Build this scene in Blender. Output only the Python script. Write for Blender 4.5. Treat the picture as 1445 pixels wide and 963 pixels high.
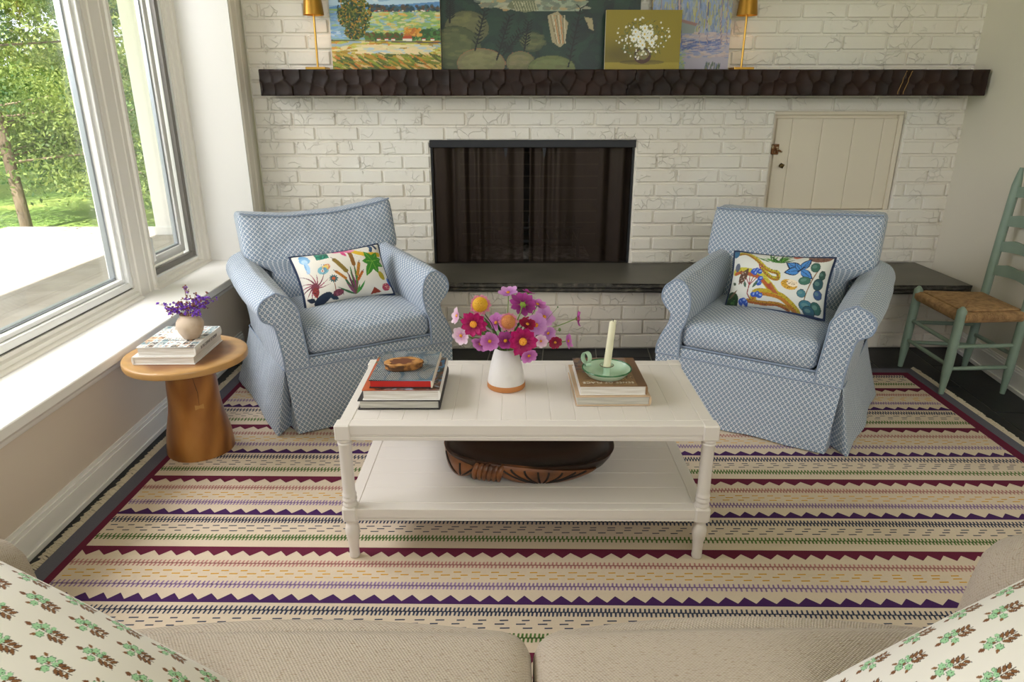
import bpy, bmesh, math, random
import numpy as np
from mathutils import Vector, Matrix, noise

for _o in list(bpy.data.objects):
    bpy.data.objects.remove(_o)
SC = bpy.context.scene
COL = SC.collection
R = math.radians
rnd = random.Random(7)

# ------------------------------------------------------------------ camera
cam_d = bpy.data.cameras.new('camera')
cam = bpy.data.objects.new('camera', cam_d)
COL.objects.link(cam)
cam.location = (0, 0, 1.36)
cam.rotation_euler = (R(70.5), 0, R(-0.55))
cam_d.sensor_fit = 'HORIZONTAL'
cam_d.sensor_width = 36
cam_d.lens = 968 / 1445 * 36
cam_d.clip_start = 0.02
SC.camera = cam

# ------------------------------------------------------------------ sky, sun, added fill lamps, exposure
world = bpy.data.worlds.new('sky')
SC.world = world
world.use_nodes = True
_bg = world.node_tree.nodes['Background']
_bg.inputs[0].default_value = (0.86, 0.93, 1.0, 1)
_bg.inputs[1].default_value = 1.7

def light(name, kind, loc, target, energy, size=None, col=(1, 1, 1)):
    d = bpy.data.lights.new(name, kind)
    d.energy = energy
    d.color = col
    o = bpy.data.objects.new(name, d)
    COL.objects.link(o)
    o.location = loc
    o.rotation_euler = (Vector(target) - Vector(loc)).to_track_quat('-Z', 'Y').to_euler()
    if kind == 'AREA':
        d.shape = 'RECTANGLE'
        d.size, d.size_y = size
    return o

sun = light('sun', 'SUN', (-8, -14, 20), (-8 + 1.3, -14 + 6.0, 20 - 7.6), 12.0, col=(1.0, 0.96, 0.88))
sun.data.angle = R(0.8)
light('window_fill', 'AREA', (-2.75, 2.35, 2.3), (-0.3, 2.7, 0.35), 98, (2.8, 0.9), (0.97, 0.965, 1.0))  # added area lamp under the porch roof, strengthens the light through the window
light('rear_fill', 'AREA', (1.7, -1.5, 2.45), (1.2, 2.4, 0.2), 92, (3.2, 1.2), (1.0, 0.965, 0.955))  # added unseen fill lamp behind the camera; no window is modelled there

SC.view_settings.view_transform = 'Standard'
SC.view_settings.look = 'None'
SC.view_settings.gamma = 1
SC.view_settings.use_curve_mapping = False
SC.view_settings.exposure = 0.0
SC.cycles.max_bounces = 8
SC.cycles.diffuse_bounces = 5
SC.cycles.transparent_max_bounces = 16

# ------------------------------------------------------------------ helpers
def hx(s):
    s = s.lstrip('#')
    v = [int(s[i:i + 2], 16) / 255 for i in (0, 2, 4)]
    return tuple(c / 12.92 if c <= 0.04045 else ((c + 0.055) / 1.055) ** 2.4 for c in v)

class Nd:
    """small helper for node trees"""
    def __init__(self, m):
        self.t = m.node_tree
    def n(self, typ, **kw):
        nd = self.t.nodes.new(typ)
        for k, v in kw.items():
            if k.startswith('i_'):
                key = k[2:]
                nd.inputs[int(key) if key.isdigit() else key].default_value = v
            else:
                setattr(nd, k, v)
        return nd
    def l(self, a, b):
        self.t.links.new(a, b)
    def math(self, op, a, b=None, c=None):
        nd = self.n('ShaderNodeMath', operation=op)
        for i, v in enumerate((a, b, c)):
            if v is None:
                continue
            if isinstance(v, (int, float)):
                nd.inputs[i].default_value = v
            else:
                self.l(v, nd.inputs[i])
        return nd.outputs[0]
    def mix(self, f, a, b):
        nd = self.n('ShaderNodeMix', data_type='RGBA')
        for sock, v in ((nd.inputs[0], f), (nd.inputs[6], a), (nd.inputs[7], b)):
            if isinstance(v, (int, float)):
                sock.default_value = v
            elif isinstance(v, tuple):
                sock.default_value = (*v[:3], 1)
            else:
                self.l(v, sock)
        return nd.outputs[2]

def mat(name, col, rough=0.6, metal=0.0, spec=0.5, var=None, bump=None, sheen=0.0, coat=0.0, stretch=(1, 1, 1), bscale2=None):
    """principled material; var=(second colour, noise scale, detail, lo, hi); bump=(noise scale, strength, distance)"""
    m = bpy.data.materials.new(name)
    m.use_nodes = True
    k = Nd(m)
    p = m.node_tree.nodes['Principled BSDF']
    c = hx(col) if isinstance(col, str) else col
    p.inputs['Base Color'].default_value = (*c, 1)
    p.inputs['Roughness'].default_value = rough
    p.inputs['Metallic'].default_value = metal
    p.inputs['Specular IOR Level'].default_value = spec
    p.inputs['Sheen Weight'].default_value = sheen
    p.inputs['Coat Weight'].default_value = coat
    if var or bump:
        tc = k.n('ShaderNodeTexCoord')
        mp = k.n('ShaderNodeMapping')
        mp.inputs['Scale'].default_value = stretch
        k.l(tc.outputs['Object'], mp.inputs[0])
    if var:
        c2 = hx(var[0]) if isinstance(var[0], str) else var[0]
        nz = k.n('ShaderNodeTexNoise', i_Scale=var[1], i_Detail=var[2])
        k.l(mp.outputs[0], nz.inputs['Vector'])
        rg = k.n('ShaderNodeMapRange')
        rg.inputs[1].default_value = var[3]
        rg.inputs[2].default_value = var[4]
        k.l(nz.outputs[0], rg.inputs[0])
        k.l(k.mix(rg.outputs[0], c, c2), p.inputs['Base Color'])
    if bump:
        nz2 = k.n('ShaderNodeTexNoise', i_Scale=bump[0], i_Detail=4.0)
        k.l(mp.outputs[0], nz2.inputs['Vector'])
        bp = k.n('ShaderNodeBump')
        bp.inputs['Strength'].default_value = bump[1]
        bp.inputs['Distance'].default_value = bump[2]
        k.l(nz2.outputs[0], bp.inputs['Height'])
        k.l(bp.outputs[0], p.inputs['Normal'])
    return m

def vcol_mat(name, rough=0.7, sheen=0.0, bump=None, coat=0.0):
    m = bpy.data.materials.new(name)
    m.use_nodes = True
    k = Nd(m)
    p = m.node_tree.nodes['Principled BSDF']
    a = k.n('ShaderNodeVertexColor', layer_name='Col')
    k.l(a.outputs[0], p.inputs['Base Color'])
    p.inputs['Roughness'].default_value = rough
    p.inputs['Sheen Weight'].default_value = sheen
    p.inputs['Coat Weight'].default_value = coat
    if bump:
        tc = k.n('ShaderNodeTexCoord')
        nz = k.n('ShaderNodeTexNoise', i_Scale=bump[0], i_Detail=3.0)
        k.l(tc.outputs['Object'], nz.inputs['Vector'])
        bp = k.n('ShaderNodeBump')
        bp.inputs['Strength'].default_value = bump[1]
        bp.inputs['Distance'].default_value = bump[2]
        k.l(nz.outputs[0], bp.inputs['Height'])
        k.l(bp.outputs[0], p.inputs['Normal'])
    return m

def empty(name, loc=(0, 0, 0), rz=0.0):
    o = bpy.data.objects.new(name, None)
    COL.objects.link(o)
    o.location = loc
    o.rotation_euler = (0, 0, rz)
    o.empty_display_size = 0.05
    return o

def tag(o, label=None, cat=None, group=None, kind=None):
    if label: o['label'] = label
    if cat: o['category'] = cat
    if group: o['group'] = group
    if kind: o['kind'] = kind
    return o

def thing(name, label, cat, loc=(0, 0, 0), rz=0.0, group=None):
    return tag(empty(name, loc, rz), label, cat, group)

def fillet(pts, r, n=4):
    """round the corners of a closed 2-D polygon"""
    out = []
    N = len(pts)
    for i in range(N):
        a, b, c = (Vector(pts[i - 1]), Vector(pts[i]), Vector(pts[(i + 1) % N]))
        d1, d2 = (a - b), (c - b)
        rr = min(r, d1.length * .45, d2.length * .45)
        p1, p2 = b + d1.normalized() * rr, b + d2.normalized() * rr
        for j in range(n + 1):
            t = j / n
            out.append(tuple((1 - t) ** 2 * p1 + 2 * t * (1 - t) * b + t * t * p2))
    return out

def catmull(pts, n=6, closed=False):
    P = [np.array(p, float) for p in pts]
    N = len(P)
    out = []
    rng = range(N) if closed else range(N - 1)
    for i in rng:
        if closed:
            p0, p1, p2, p3 = P[i - 1], P[i], P[(i + 1) % N], P[(i + 2) % N]
        else:
            p0, p1, p2, p3 = P[max(i - 1, 0)], P[i], P[i + 1], P[min(i + 2, N - 1)]
        for j in range(n):
            t = j / n
            out.append(.5 * ((2 * p1) + (-p0 + p2) * t + (2 * p0 - 5 * p1 + 4 * p2 - p3) * t * t + (-p0 + 3 * p1 - 3 * p2 + p3) * t ** 3))
    if not closed:
        out.append(P[-1])
    return np.array(out)

class MB:
    """collects shapes, then links them as one mesh object"""
    def __init__(self):
        self.V, self.F, self.M, self.U = [], [], [], []
    def add(self, v, f, mi=0, uv=None):
        b = len(self.V)
        if getattr(f, 'uv', None): uv = f.uv
        self.V.extend([tuple(map(float, p)) for p in v])
        for i, q in enumerate(f):
            self.F.append(tuple(b + j for j in q))
            self.M.append(mi)
            self.U.append(uv[i] if uv else None)
        return self
    def box(self, lo, hi, b=0.0, mi=0, xf=None):
        lo, hi = np.array(lo, float), np.array(hi, float)
        c, h = (lo + hi) / 2, np.abs(hi - lo) / 2
        b = min(b, *(h * .9))
        cs = [(sx, sy, sz) for sx in (-1, 1) for sy in (-1, 1) for sz in (-1, 1)]
        if b <= 0:
            vs = [c + h * np.array(s) for s in cs]
            fs = [(0, 1, 3, 2), (4, 6, 7, 5), (0, 4, 5, 1), (2, 3, 7, 6), (0, 2, 6, 4), (1, 5, 7, 3)]
        else:
            vs, ix = [], {}
            for ci, s in enumerate(cs):
                for a in range(3):
                    hh = h - b
                    hh[a] = h[a]
                    ix[ci, a] = len(vs)
                    vs.append(c + hh * np.array(s))
            fs = []
            for a in range(3):
                o1, o2 = [x for x in range(3) if x != a]
                for sg in (-1, 1):
                    g = [i for i, s in enumerate(cs) if s[a] == sg]
                    g.sort(key=lambda i: math.atan2(cs[i][o2], cs[i][o1]))
                    fs.append([ix[i, a] for i in g])
                for s1 in (-1, 1):
                    for s2 in (-1, 1):
                        i, j = [q for q, s in enumerate(cs) if s[o1] == s1 and s[o2] == s2]
                        fs.append([ix[i, o1], ix[j, o1], ix[j, o2], ix[i, o2]])
            for ci in range(8):
                fs.append([ix[ci, 0], ix[ci, 1], ix[ci, 2]])
            out = []
            for f in fs:
                p = [vs[i] for i in f]
                nn = np.cross(p[1] - p[0], p[2] - p[0])
                out.append(f if nn @ (sum(p) / len(p) - c) > 0 else f[::-1])
            fs = out
        if xf is not None:
            vs = [xf @ Vector(p) for p in vs]
        return self.add(vs, fs, mi)
    def tube(self, pts, r, n=8, closed=False, mi=0, cap=True, flat=1.0):
        P = [Vector(p) for p in pts]
        N = len(P)
        rr = r if hasattr(r, '__len__') else [r] * N
        vs, fs = [], []
        up = None
        for i in range(N):
            a = P[i - 1] if (i or closed) else P[0]
            b = P[(i + 1) % N] if (i < N - 1 or closed) else P[-1]
            t = (b - a)
            t = t.normalized() if t.length > 1e-9 else Vector((0, 0, 1))
            if up is None:
                up = Vector((0, 0, 1)) if abs(t.z) < .9 else Vector((1, 0, 0))
            s = t.cross(up).normalized()
            up = s.cross(t).normalized()
            for j in range(n):
                an = 2 * math.pi * j / n
                vs.append(P[i] + s * (math.cos(an) * rr[i]) + up * (math.sin(an) * rr[i] * flat))
        rng = range(N) if closed else range(N - 1)
        for i in rng:
            k = (i + 1) % N
            for j in range(n):
                j2 = (j + 1) % n
                fs.append((i * n + j, i * n + j2, k * n + j2, k * n + j))
        if cap and not closed:
            fs.append(tuple(range(n))[::-1])
            fs.append(tuple((N - 1) * n + j for j in range(n)))
        return self.add(vs, fs, mi)
    def lathe(self, prof, n=32, c=(0, 0, 0), mi=0, mis=None, sx=1.0, sy=1.0):
        vs, fs, ms = [], [], []
        for r, z in prof:
            for j in range(n):
                a = 2 * math.pi * j / n
                vs.append((c[0] + r * math.cos(a) * sx, c[1] + r * math.sin(a) * sy, c[2] + z))
        b = len(self.V)
        for i in range(len(prof) - 1):
            for j in range(n):
                j2 = (j + 1) % n
                fs.append((i * n + j, i * n + j2, (i + 1) * n + j2, (i + 1) * n + j))
                ms.append(mis[i] if mis else mi)
        self.add(vs, fs, mi)
        self.M[-len(fs):] = ms
        return self
    def grid(self, P, closeu=False, closev=False, mi=0, uv=True, flip=False):
        """P rows x cols x 3; arc-length uv in metres"""
        P = np.asarray(P, float)
        a, b = P.shape[:2]
        vs = P.reshape(-1, 3)
        du = np.zeros((a, b + 1)); dv = np.zeros((a + 1, b))
        if uv:
            nx = np.roll(P, -1, 1); du[:, 1:] = np.cumsum(np.linalg.norm(nx - P, axis=2), 1)
            ny = np.roll(P, -1, 0); dv[1:] = np.cumsum(np.linalg.norm(ny - P, axis=2), 0)
            du = np.repeat(du.mean(0, keepdims=True), a + 1, 0)
            dv = np.repeat(dv.mean(1, keepdims=True), b + 1, 1)
        fs, us = [], []
        for i in range(a if closev else a - 1):
            for j in range(b if closeu else b - 1):
                i2, j2 = (i + 1) % a, (j + 1) % b
                q = [i * b + j, i * b + j2, i2 * b + j2, i2 * b + j]
                if uv:
                    w = [(du[0, j], dv[i, 0]), (du[0, j + 1], dv[i, 0]), (du[0, j + 1], dv[i + 1, 0]), (du[0, j], dv[i + 1, 0])]
                if flip:
                    q = q[::-1]
                    if uv: w = w[::-1]
                fs.append(q)
                us.append(w if uv else None)
        return self.add(vs, fs, mi, us)
    def poly(self, pts, mi=0):
        return self.add(pts, [tuple(range(len(pts)))], mi)
    def prism(self, pts2, lo, hi, axis='z', mi=0):
        """extrude a 2-D outline along an axis"""
        def m(p, t):
            return {'z': (p[0], p[1], t), 'y': (p[0], t, p[1]), 'x': (t, p[0], p[1])}[axis]
        n = len(pts2)
        vs = [m(p, lo) for p in pts2] + [m(p, hi) for p in pts2]
        fs = [(i, (i + 1) % n, n + (i + 1) % n, n + i) for i in range(n)]
        fs += [tuple(range(n))[::-1], tuple(range(n, 2 * n))]
        return self.add(vs, fs, mi)
    def build(self, name, mats, parent=None, smooth=40, box_uv=False, fix=False, xf=None):
        me = bpy.data.meshes.new(name)
        V = self.V
        if xf is not None:
            V = [tuple(xf @ Vector(p)) for p in V]
        me.from_pydata(V, [], self.F)
        mats = mats if isinstance(mats, (list, tuple)) else [mats]
        for m in mats:
            me.materials.append(m)
        me.polygons.foreach_set('material_index', self.M)
        if box_uv or any(u is not None for u in self.U):
            ul = me.uv_layers.new(name='UVMap').data
            for pi, p in enumerate(me.polygons):
                u = self.U[pi]
                nn = p.normal
                ax = max(range(3), key=lambda q: abs(nn[q]))
                for k, li in enumerate(p.loop_indices):
                    if u is not None:
                        ul[li].uv = u[k]
                    else:
                        co = me.vertices[me.loops[li].vertex_index].co
                        ul[li].uv = (co.y, co.z) if ax == 0 else (co.x, co.z) if ax == 1 else (co.x, co.y)
        if fix:
            bm = bmesh.new(); bm.from_mesh(me)
            bmesh.ops.remove_doubles(bm, verts=bm.verts, dist=1e-5)
            bmesh.ops.recalc_face_normals(bm, faces=bm.faces)
            bm.to_mesh(me); bm.free()
        if smooth:
            me.polygons.foreach_set('use_smooth', [True] * len(me.polygons))
            me.update()
            me.set_sharp_from_angle(angle=R(smooth))
        me.update()
        o = bpy.data.objects.new(name, me)
        COL.objects.link(o)
        if parent is not None:
            o.parent = parent
        return o

def struct(o, label=None):
    return tag(o, label, kind='structure')

def puff(lo, hi, r, cuts=14, fn=None):
    """rounded box as (verts, faces) with an optional shape function on each vertex (p, unit coords)"""
    lo, hi = np.array(lo, float), np.array(hi, float)
    c, h = (lo + hi) / 2, (hi - lo) / 2
    n = cuts + 2
    g = np.linspace(-1, 1, n)
    g = np.sign(g) * (1 - (1 - np.abs(g)) ** 1.35)
    def place(u):
        p = u * h
        inn = np.clip(p, -(h - r), h - r)
        d = p - inn
        L = np.linalg.norm(d)
        if L > 1e-9:
            p = inn + d / L * r * min(1.0, max(np.abs(d)) / r if r > 0 else 1)
        q = c + p
        return fn(q, u) if fn is not None else q
    tmp = MB()
    for ax in range(3):
        o1, o2 = [q for q in range(3) if q != ax]
        for sg in (-1, 1):
            P = np.zeros((n, n, 3))
            for i in range(n):
                for j in range(n):
                    u = np.zeros(3); u[ax] = sg; u[o1] = g[j]; u[o2] = g[i]
                    P[i, j] = place(u)
            tmp.grid(P)
    fs = PuffFaces(tmp.F); fs.uv = tmp.U
    return tmp.V, fs

class PuffFaces(list):
    """faces of a cushion shape; they carry arc-length cloth coordinates"""
    uv = None

class Paint:
    """a small raster used to colour the points of a fine mesh (painted cloth, canvases, covers)"""
    def __init__(self, w, h, bg):
        self.w, self.h = w, h
        self.a = np.empty((h, w, 3)); self.a[:] = hx(bg) if isinstance(bg, str) else bg
        self.rs = np.random.RandomState(5)
    def _c(self, c): return np.array(hx(c) if isinstance(c, str) else c)
    def _put(self, x0, y0, mask, c, al):
        s = self.a[y0:y0 + mask.shape[0], x0:x0 + mask.shape[1]]
        mk = (mask * al)[..., None]
        s[:] = s * (1 - mk) + self._c(c) * mk
    def _bb(self, xs, ys, pad=1):
        x0 = max(0, int(min(xs) * self.w - pad)); x1 = min(self.w, int(max(xs) * self.w + pad + 2))
        y0 = max(0, int(min(ys) * self.h - pad)); y1 = min(self.h, int(max(ys) * self.h + pad + 2))
        return x0, y0, x1, y1
    def poly(self, pts, c, al=1.0):
        xs, ys = [p[0] for p in pts], [p[1] for p in pts]
        x0, y0, x1, y1 = self._bb(xs, ys)
        if x1 <= x0 or y1 <= y0: return
        X, Y = np.meshgrid((np.arange(x0, x1) + .5) / self.w, (np.arange(y0, y1) + .5) / self.h)
        ins = np.zeros(X.shape, bool)
        n = len(pts)
        for i in range(n):
            ax, ay = pts[i]; bx, by = pts[(i + 1) % n]
            if ay == by: continue
            cr = ((ay > Y) != (by > Y)) & (X < (bx - ax) * (Y - ay) / (by - ay) + ax)
            ins ^= cr
        self._put(x0, y0, ins.astype(float), c, al)
    def ell(self, cx, cy, rx, ry, c, rot=0.0, al=1.0, asp=1.0):
        """asp = height/width of the canvas in metres, so rotated shapes stay true"""
        m = max(rx, ry)
        x0, y0, x1, y1 = self._bb((cx - m, cx + m), (cy - m / asp, cy + m / asp))
        if x1 <= x0 or y1 <= y0: return
        X, Y = np.meshgrid((np.arange(x0, x1) + .5) / self.w - cx, ((np.arange(y0, y1) + .5) / self.h - cy) * asp)
        ca, sa = math.cos(rot), math.sin(rot)
        u, v = X * ca + Y * sa, -X * sa + Y * ca
        self._put(x0, y0, ((u / rx) ** 2 + (v / ry) ** 2 < 1).astype(float), c, al)
    def leaf(self, x, y, L, wd, ang, c, asp=1.0, al=1.0, bend=0.0):
        """pointed leaf from (x, y) along angle"""
        pts = []
        for sgn in (1, -1):
            seq = range(0, 9) if sgn == 1 else range(8, -1, -1)
            for i in seq:
                t = i / 8
                w = wd * math.sin(math.pi * t ** .8) * sgn * .5
                bx, by = L * t, w + bend * L * t * t
                ca, sa = math.cos(ang), math.sin(ang)
                pts.append((x + bx * ca - by * sa, y + (bx * sa + by * ca) / asp))
        self.poly(pts, c, al)
    def line(self, pts, wd, c, asp=1.0, al=1.0):
        for (ax, ay), (bx, by) in zip(pts[:-1], pts[1:]):
            x0, y0, x1, y1 = self._bb((ax - wd, bx - wd, ax + wd, bx + wd), (ay - wd / asp, by - wd / asp, ay + wd / asp, by + wd / asp))
            if x1 <= x0 or y1 <= y0: continue
            X, Y = np.meshgrid((np.arange(x0, x1) + .5) / self.w, (np.arange(y0, y1) + .5) / self.h * asp)
            dx, dy = bx - ax, (by - ay) * asp
            L2 = dx * dx + dy * dy + 1e-12
            t = np.clip(((X - ax) * dx + (Y - ay * asp) * dy) / L2, 0, 1)
            d = np.hypot(X - ax - t * dx, Y - ay * asp - t * dy)
            self._put(x0, y0, (d < wd * .5).astype(float), c, al)
    def dabs(self, n, x0, x1, y0, y1, cols, L, wd, ang=0.0, jit=0.3, asp=1.0, al=0.9):
        for _ in range(n):
            x, y = self.rs.uniform(x0, x1), self.rs.uniform(y0, y1)
            a = ang + self.rs.uniform(-jit, jit)
            l = L * self.rs.uniform(.5, 1.3); w = wd * self.rs.uniform(.6, 1.4)
            self.ell(x, y, l, w, cols[self.rs.randint(len(cols))], a, al, asp)
    def sample(self, uv):
        x = np.clip((uv[:, 0] * self.w).astype(int), 0, self.w - 1)
        y = np.clip((uv[:, 1] * self.h).astype(int), 0, self.h - 1)
        return self.a[y, x]

def set_cols(o, cols):
    me = o.data
    ca = me.color_attributes.new('Col', 'FLOAT_COLOR', 'POINT')
    a = np.ones((len(me.vertices), 4), np.float32)
    a[:, :3] = cols
    ca.data.foreach_set('color', a.ravel())

def text_mesh(name, body, size, m, parent, mtx, extrude=0.0004, spacing=1.0):
    cu = bpy.data.curves.new(name, 'FONT')
    cu.body = body; cu.size = size; cu.extrude = extrude; cu.space_character = spacing
    cu.align_x = 'CENTER'; cu.align_y = 'CENTER'
    tmp = bpy.data.objects.new(name, cu)
    COL.objects.link(tmp)
    bpy.context.view_layer.update()
    me = bpy.data.meshes.new_from_object(tmp.evaluated_get(bpy.context.evaluated_depsgraph_get()))
    bpy.data.objects.remove(tmp)
    me.transform(mtx)
    me.materials.clear(); me.materials.append(m)
    o = bpy.data.objects.new(name, me)
    COL.objects.link(o)
    o.parent = parent
    return o
# ================================================================== the setting
def brick_paint(name, col, col2):
    m = mat(name, col, rough=0.42, spec=0.4, var=(col2, 3.0, 2.0, .35, .7))
    k = Nd(m)
    p = m.node_tree.nodes['Principled BSDF']
    tc = k.n('ShaderNodeTexCoord')
    v = k.n('ShaderNodeTexVoronoi', i_Scale=16.0, feature='DISTANCE_TO_EDGE')
    nz = k.n('ShaderNodeTexNoise', i_Scale=9.0, i_Detail=2.0)
    k.l(tc.outputs['Object'], nz.inputs['Vector'])
    mx = k.n('ShaderNodeMixRGB', blend_type='ADD')
    mx.inputs[0].default_value = 0.16
    k.l(tc.outputs['Object'], mx.inputs[1]); k.l(nz.outputs['Color'], mx.inputs[2])
    k.l(mx.outputs[0], v.inputs['Vector'])
    edge = k.n('ShaderNodeMapRange'); edge.inputs[1].default_value = 0.0; edge.inputs[2].default_value = 0.05
    edge.inputs[3].default_value = 1.0; edge.inputs[4].default_value = 0.0
    k.l(v.outputs['Distance'], edge.inputs[0])
    n2 = k.n('ShaderNodeTexNoise', i_Scale=11.0, i_Detail=1.0)
    k.l(tc.outputs['Object'], n2.inputs['Vector'])
    keep = k.n('ShaderNodeMapRange'); keep.inputs[1].default_value = 0.5; keep.inputs[2].default_value = 0.62
    k.l(n2.outputs[0], keep.inputs[0])
    n3 = k.n('ShaderNodeTexNoise', i_Scale=60.0, i_Detail=3.0)
    k.l(tc.outputs['Object'], n3.inputs['Vector'])
    hgt = k.math('ADD', k.math('MULTIPLY', edge.outputs[0], keep.outputs[0]), k.math('MULTIPLY', n3.outputs[0], 0.35))
    bp = k.n('ShaderNodeBump'); bp.inputs['Strength'].default_value = 0.75; bp.inputs['Distance'].default_value = 0.0048
    k.l(hgt, bp.inputs['Height']); k.l(bp.outputs[0], p.inputs['Normal'])
    return m

M_brick = brick_paint('painted_brick', '#ece8de', '#e8e1d4')
M_white = mat('white_trim_paint', '#f3f1ed', rough=0.35)
M_wall = mat('cream_wall_paint', '#e9e3d4', rough=0.6, bump=(90, .05, .001))
M_left = mat('beige_wall_paint', '#dccfc0', rough=0.6, bump=(90, .05, .001))
M_ceil = mat('ceiling_paint', '#f2efe8', rough=0.8)
M_dark = mat('soot_brick', '#3a332c', rough=0.9, var=('#1d1916', 6.0, 3.0, .35, .65), bump=(30, .4, .004))
M_slate = mat('slate_tile', '#191a1d', rough=0.45, spec=.35, var=('#26282b', 4.0, 5.0, .4, .75), bump=(14, .35, .004))
M_grout = mat('tile_grout', '#8f8b86', rough=0.9)

# ---- floor: slate tiles laid in running bond, a touch out of square with the brick wall
fl = MB()
fl.box((-1.6, -2.6, -.05), (3.4, 4.4, -.004), mi=1)
ft = Matrix.Translation((0.215, 3.701, 0)) @ Matrix.Rotation(R(-5.0), 4, 'Z')
for i in range(-8, 12):
    for j in range(-12, 4):
        x0 = i * .3; y0 = j * .585 + (.29 if i % 2 else 0) - .97
        p = ft @ Vector((x0 + .15, y0 + .29, 0))
        if not (-1.9 < p.x < 3.3 and -2.6 < p.y < 4.3):
            continue
        fl.box((x0 + .0026, y0 + .0026, -.03), (x0 + .2974, y0 + .5824, rnd.uniform(-.0008, 0)), b=.0015, mi=0, xf=ft)
struct(fl.build('floor', [M_slate, M_grout], smooth=0))

# ---- brick wall with the firebox and the cupboard opening
WY = 4.135
C0, CH, BL = 0.4, 0.0808, 0.2479
FB = (-.437, .76, .4, 1.127)            # firebox opening x0 x1 z0 z1
CD = (1.556, 2.318, C0 + 4 * CH, C0 + 11 * CH)   # cupboard opening
XL, XR, ZT = -1.435, 2.66, 2.62
wb = MB()
MORT = WY + .011
for lo, hi in (((XL, 0), (FB[0], ZT)), ((FB[0], FB[3]), (FB[1], ZT)), ((FB[0], 0), (FB[1], FB[2] - .01)), ((FB[1], 0), (CD[0], ZT)),
               ((CD[0], 0), (CD[1], CD[2])), ((CD[0], CD[3]), (CD[1], ZT)), ((CD[1], 0), (XR, ZT))):
    wb.box((lo[0], MORT, lo[1]), (hi[0], WY + .22, hi[1]), mi=0)
def cut(segs, a, b):
    out = []
    for s, e in segs:
        if e <= a or s >= b: out.append((s, e)); continue
        if s < a: out.append((s, a))
        if e > b: out.append((b, e))
    return out
for k in range(0, 28):
    z0 = C0 + k * CH; z1 = z0 + CH
    x = -.845 + (0 if k % 2 else .124) - 4 * BL
    while x < XR:
        segs = [(max(x, XL), min(x + BL, XR))]
        x += BL
        if segs[0][1] - segs[0][0] < .02: continue
        zm = (z0 + z1) / 2
        for o in (FB, CD):
            if o[2] < zm < o[3]: segs = cut(segs, o[0], o[1])
        for s, e in segs:
            if e - s < .025: continue
            g = .0055
            d = rnd.uniform(-.0022, .0016)
            wb.box((s + g, WY + d, z0 + g + rnd.uniform(-.001, .001)), (e - g + rnd.uniform(-.001, .001), WY + .1, z1 - g), b=.005, mi=0)
struct(wb.build('wall_back', [M_brick], smooth=30))
M_gap = mat('dark_gap', '#0c0a08', rough=1.0)

# firebox: soot-dark brick box behind the opening
fb = MB()
fx0, fx1, fz0, fz1 = FB[0] - .005, FB[1] + .005, FB[2] - .004, FB[3] + .03
yb = WY + .6
fb.poly([(fx0 + .14, yb, fz0), (fx1 - .14, yb, fz0), (fx1 - .14, yb, fz1), (fx0 + .14, yb, fz1)])
fb.poly([(fx0, WY + .02, fz0), (fx0 + .14, yb, fz0), (fx0 + .14, yb, fz1), (fx0, WY + .02, fz1)])
fb.poly([(fx1, WY + .02, fz0), (fx1, WY + .02, fz1), (fx1 - .14, yb, fz1), (fx1 - .14, yb, fz0)])
fb.poly([(fx0, WY + .02, fz0), (fx1, WY + .02, fz0), (fx1 - .14, yb, fz0), (fx0 + .14, yb, fz0)])
fb.poly([(fx0, WY + .02, fz1), (fx0 + .14, yb, fz1), (fx1 - .14, yb, fz1), (fx1, WY + .02, fz1)])
for k in range(1, 10):
    z = fz0 + k * .078
    fb.box((fx0 + .14, yb - .004, z - .003), (fx1 - .14, yb + .002, z + .003), mi=1)
struct(fb.build('wall_firebox', [M_dark, mat('soot_mortar', '#5a5045', rough=.9)], smooth=0))

# ---- raised hearth
hb = MB()
hb.box((XL, 3.71, 0), (2.56, WY + .02, .345), mi=0)
for k in range(4):
    z0 = k * .0855 + .001; z1 = z0 + .0855
    x = -1.5 + (0.05 if k % 2 else .174)
    while x < 2.55:
        s, e = max(x, XL), min(x + BL, 2.56)
        x += BL
        if e - s < .03: continue
        hb.box((s + .0045, 3.70 + rnd.uniform(-.002, .002), z0 + .0045), (e - .0045, 3.78, z1 - .0045), b=.0042)
M_brick2 = brick_paint('painted_hearth_brick', '#e4dccf', '#dcd2c4')
struct(hb.build('wall_hearth', [M_brick2], smooth=30))

M_bluestone = mat('hearth_slate', '#625e54', rough=0.45, var=('#4c4942', 2.5, 4.0, .35, .7), bump=(10, .15, .004))
M_chip = mat('hearth_slate_rough_edge', '#3d3a34', rough=0.75, var=('#6a6456', 25.0, 5.0, .52, .75), bump=(40, .9, .012))
hs = thing('hearth_slab', 'long dark slate slab with a rough chipped edge capping the raised brick hearth', 'hearth', (0.6, 3.65, .346))
def slab_front(x): return 3.66 - .032 * (x - .1) - 3.65
sl = MB()
xs = np.linspace(XL + .004, 2.535, 160)
rows = []
for zi, (z, off) in enumerate(((.0, .02), (.012, .004), (.022, .012), (.034, .0), (.046, .006), (.054, .002), (.0545, .008))):
    row = []
    for i, x in enumerate(xs):
        jit = (noise.noise(Vector((x * 16, z * 60, 1))) * .010 + noise.noise(Vector((x * 50, z * 120, 3))) * .004) if 0 < zi < 6 else noise.noise(Vector((x * 16, 0, 1))) * .004
        row.append((x - .6, slab_front(x) + off + jit, z))
    rows.append(row)
sl.grid(rows, uv=False)
sl.build('rough_edge', M_chip, hs, smooth=30)['label'] = 'rough chipped slate front edge'
st = MB()
top = [rows[-1], [(x - .6, WY + .012 - 3.65, .0545) for x in xs]]
st.grid(top, uv=False)
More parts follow.
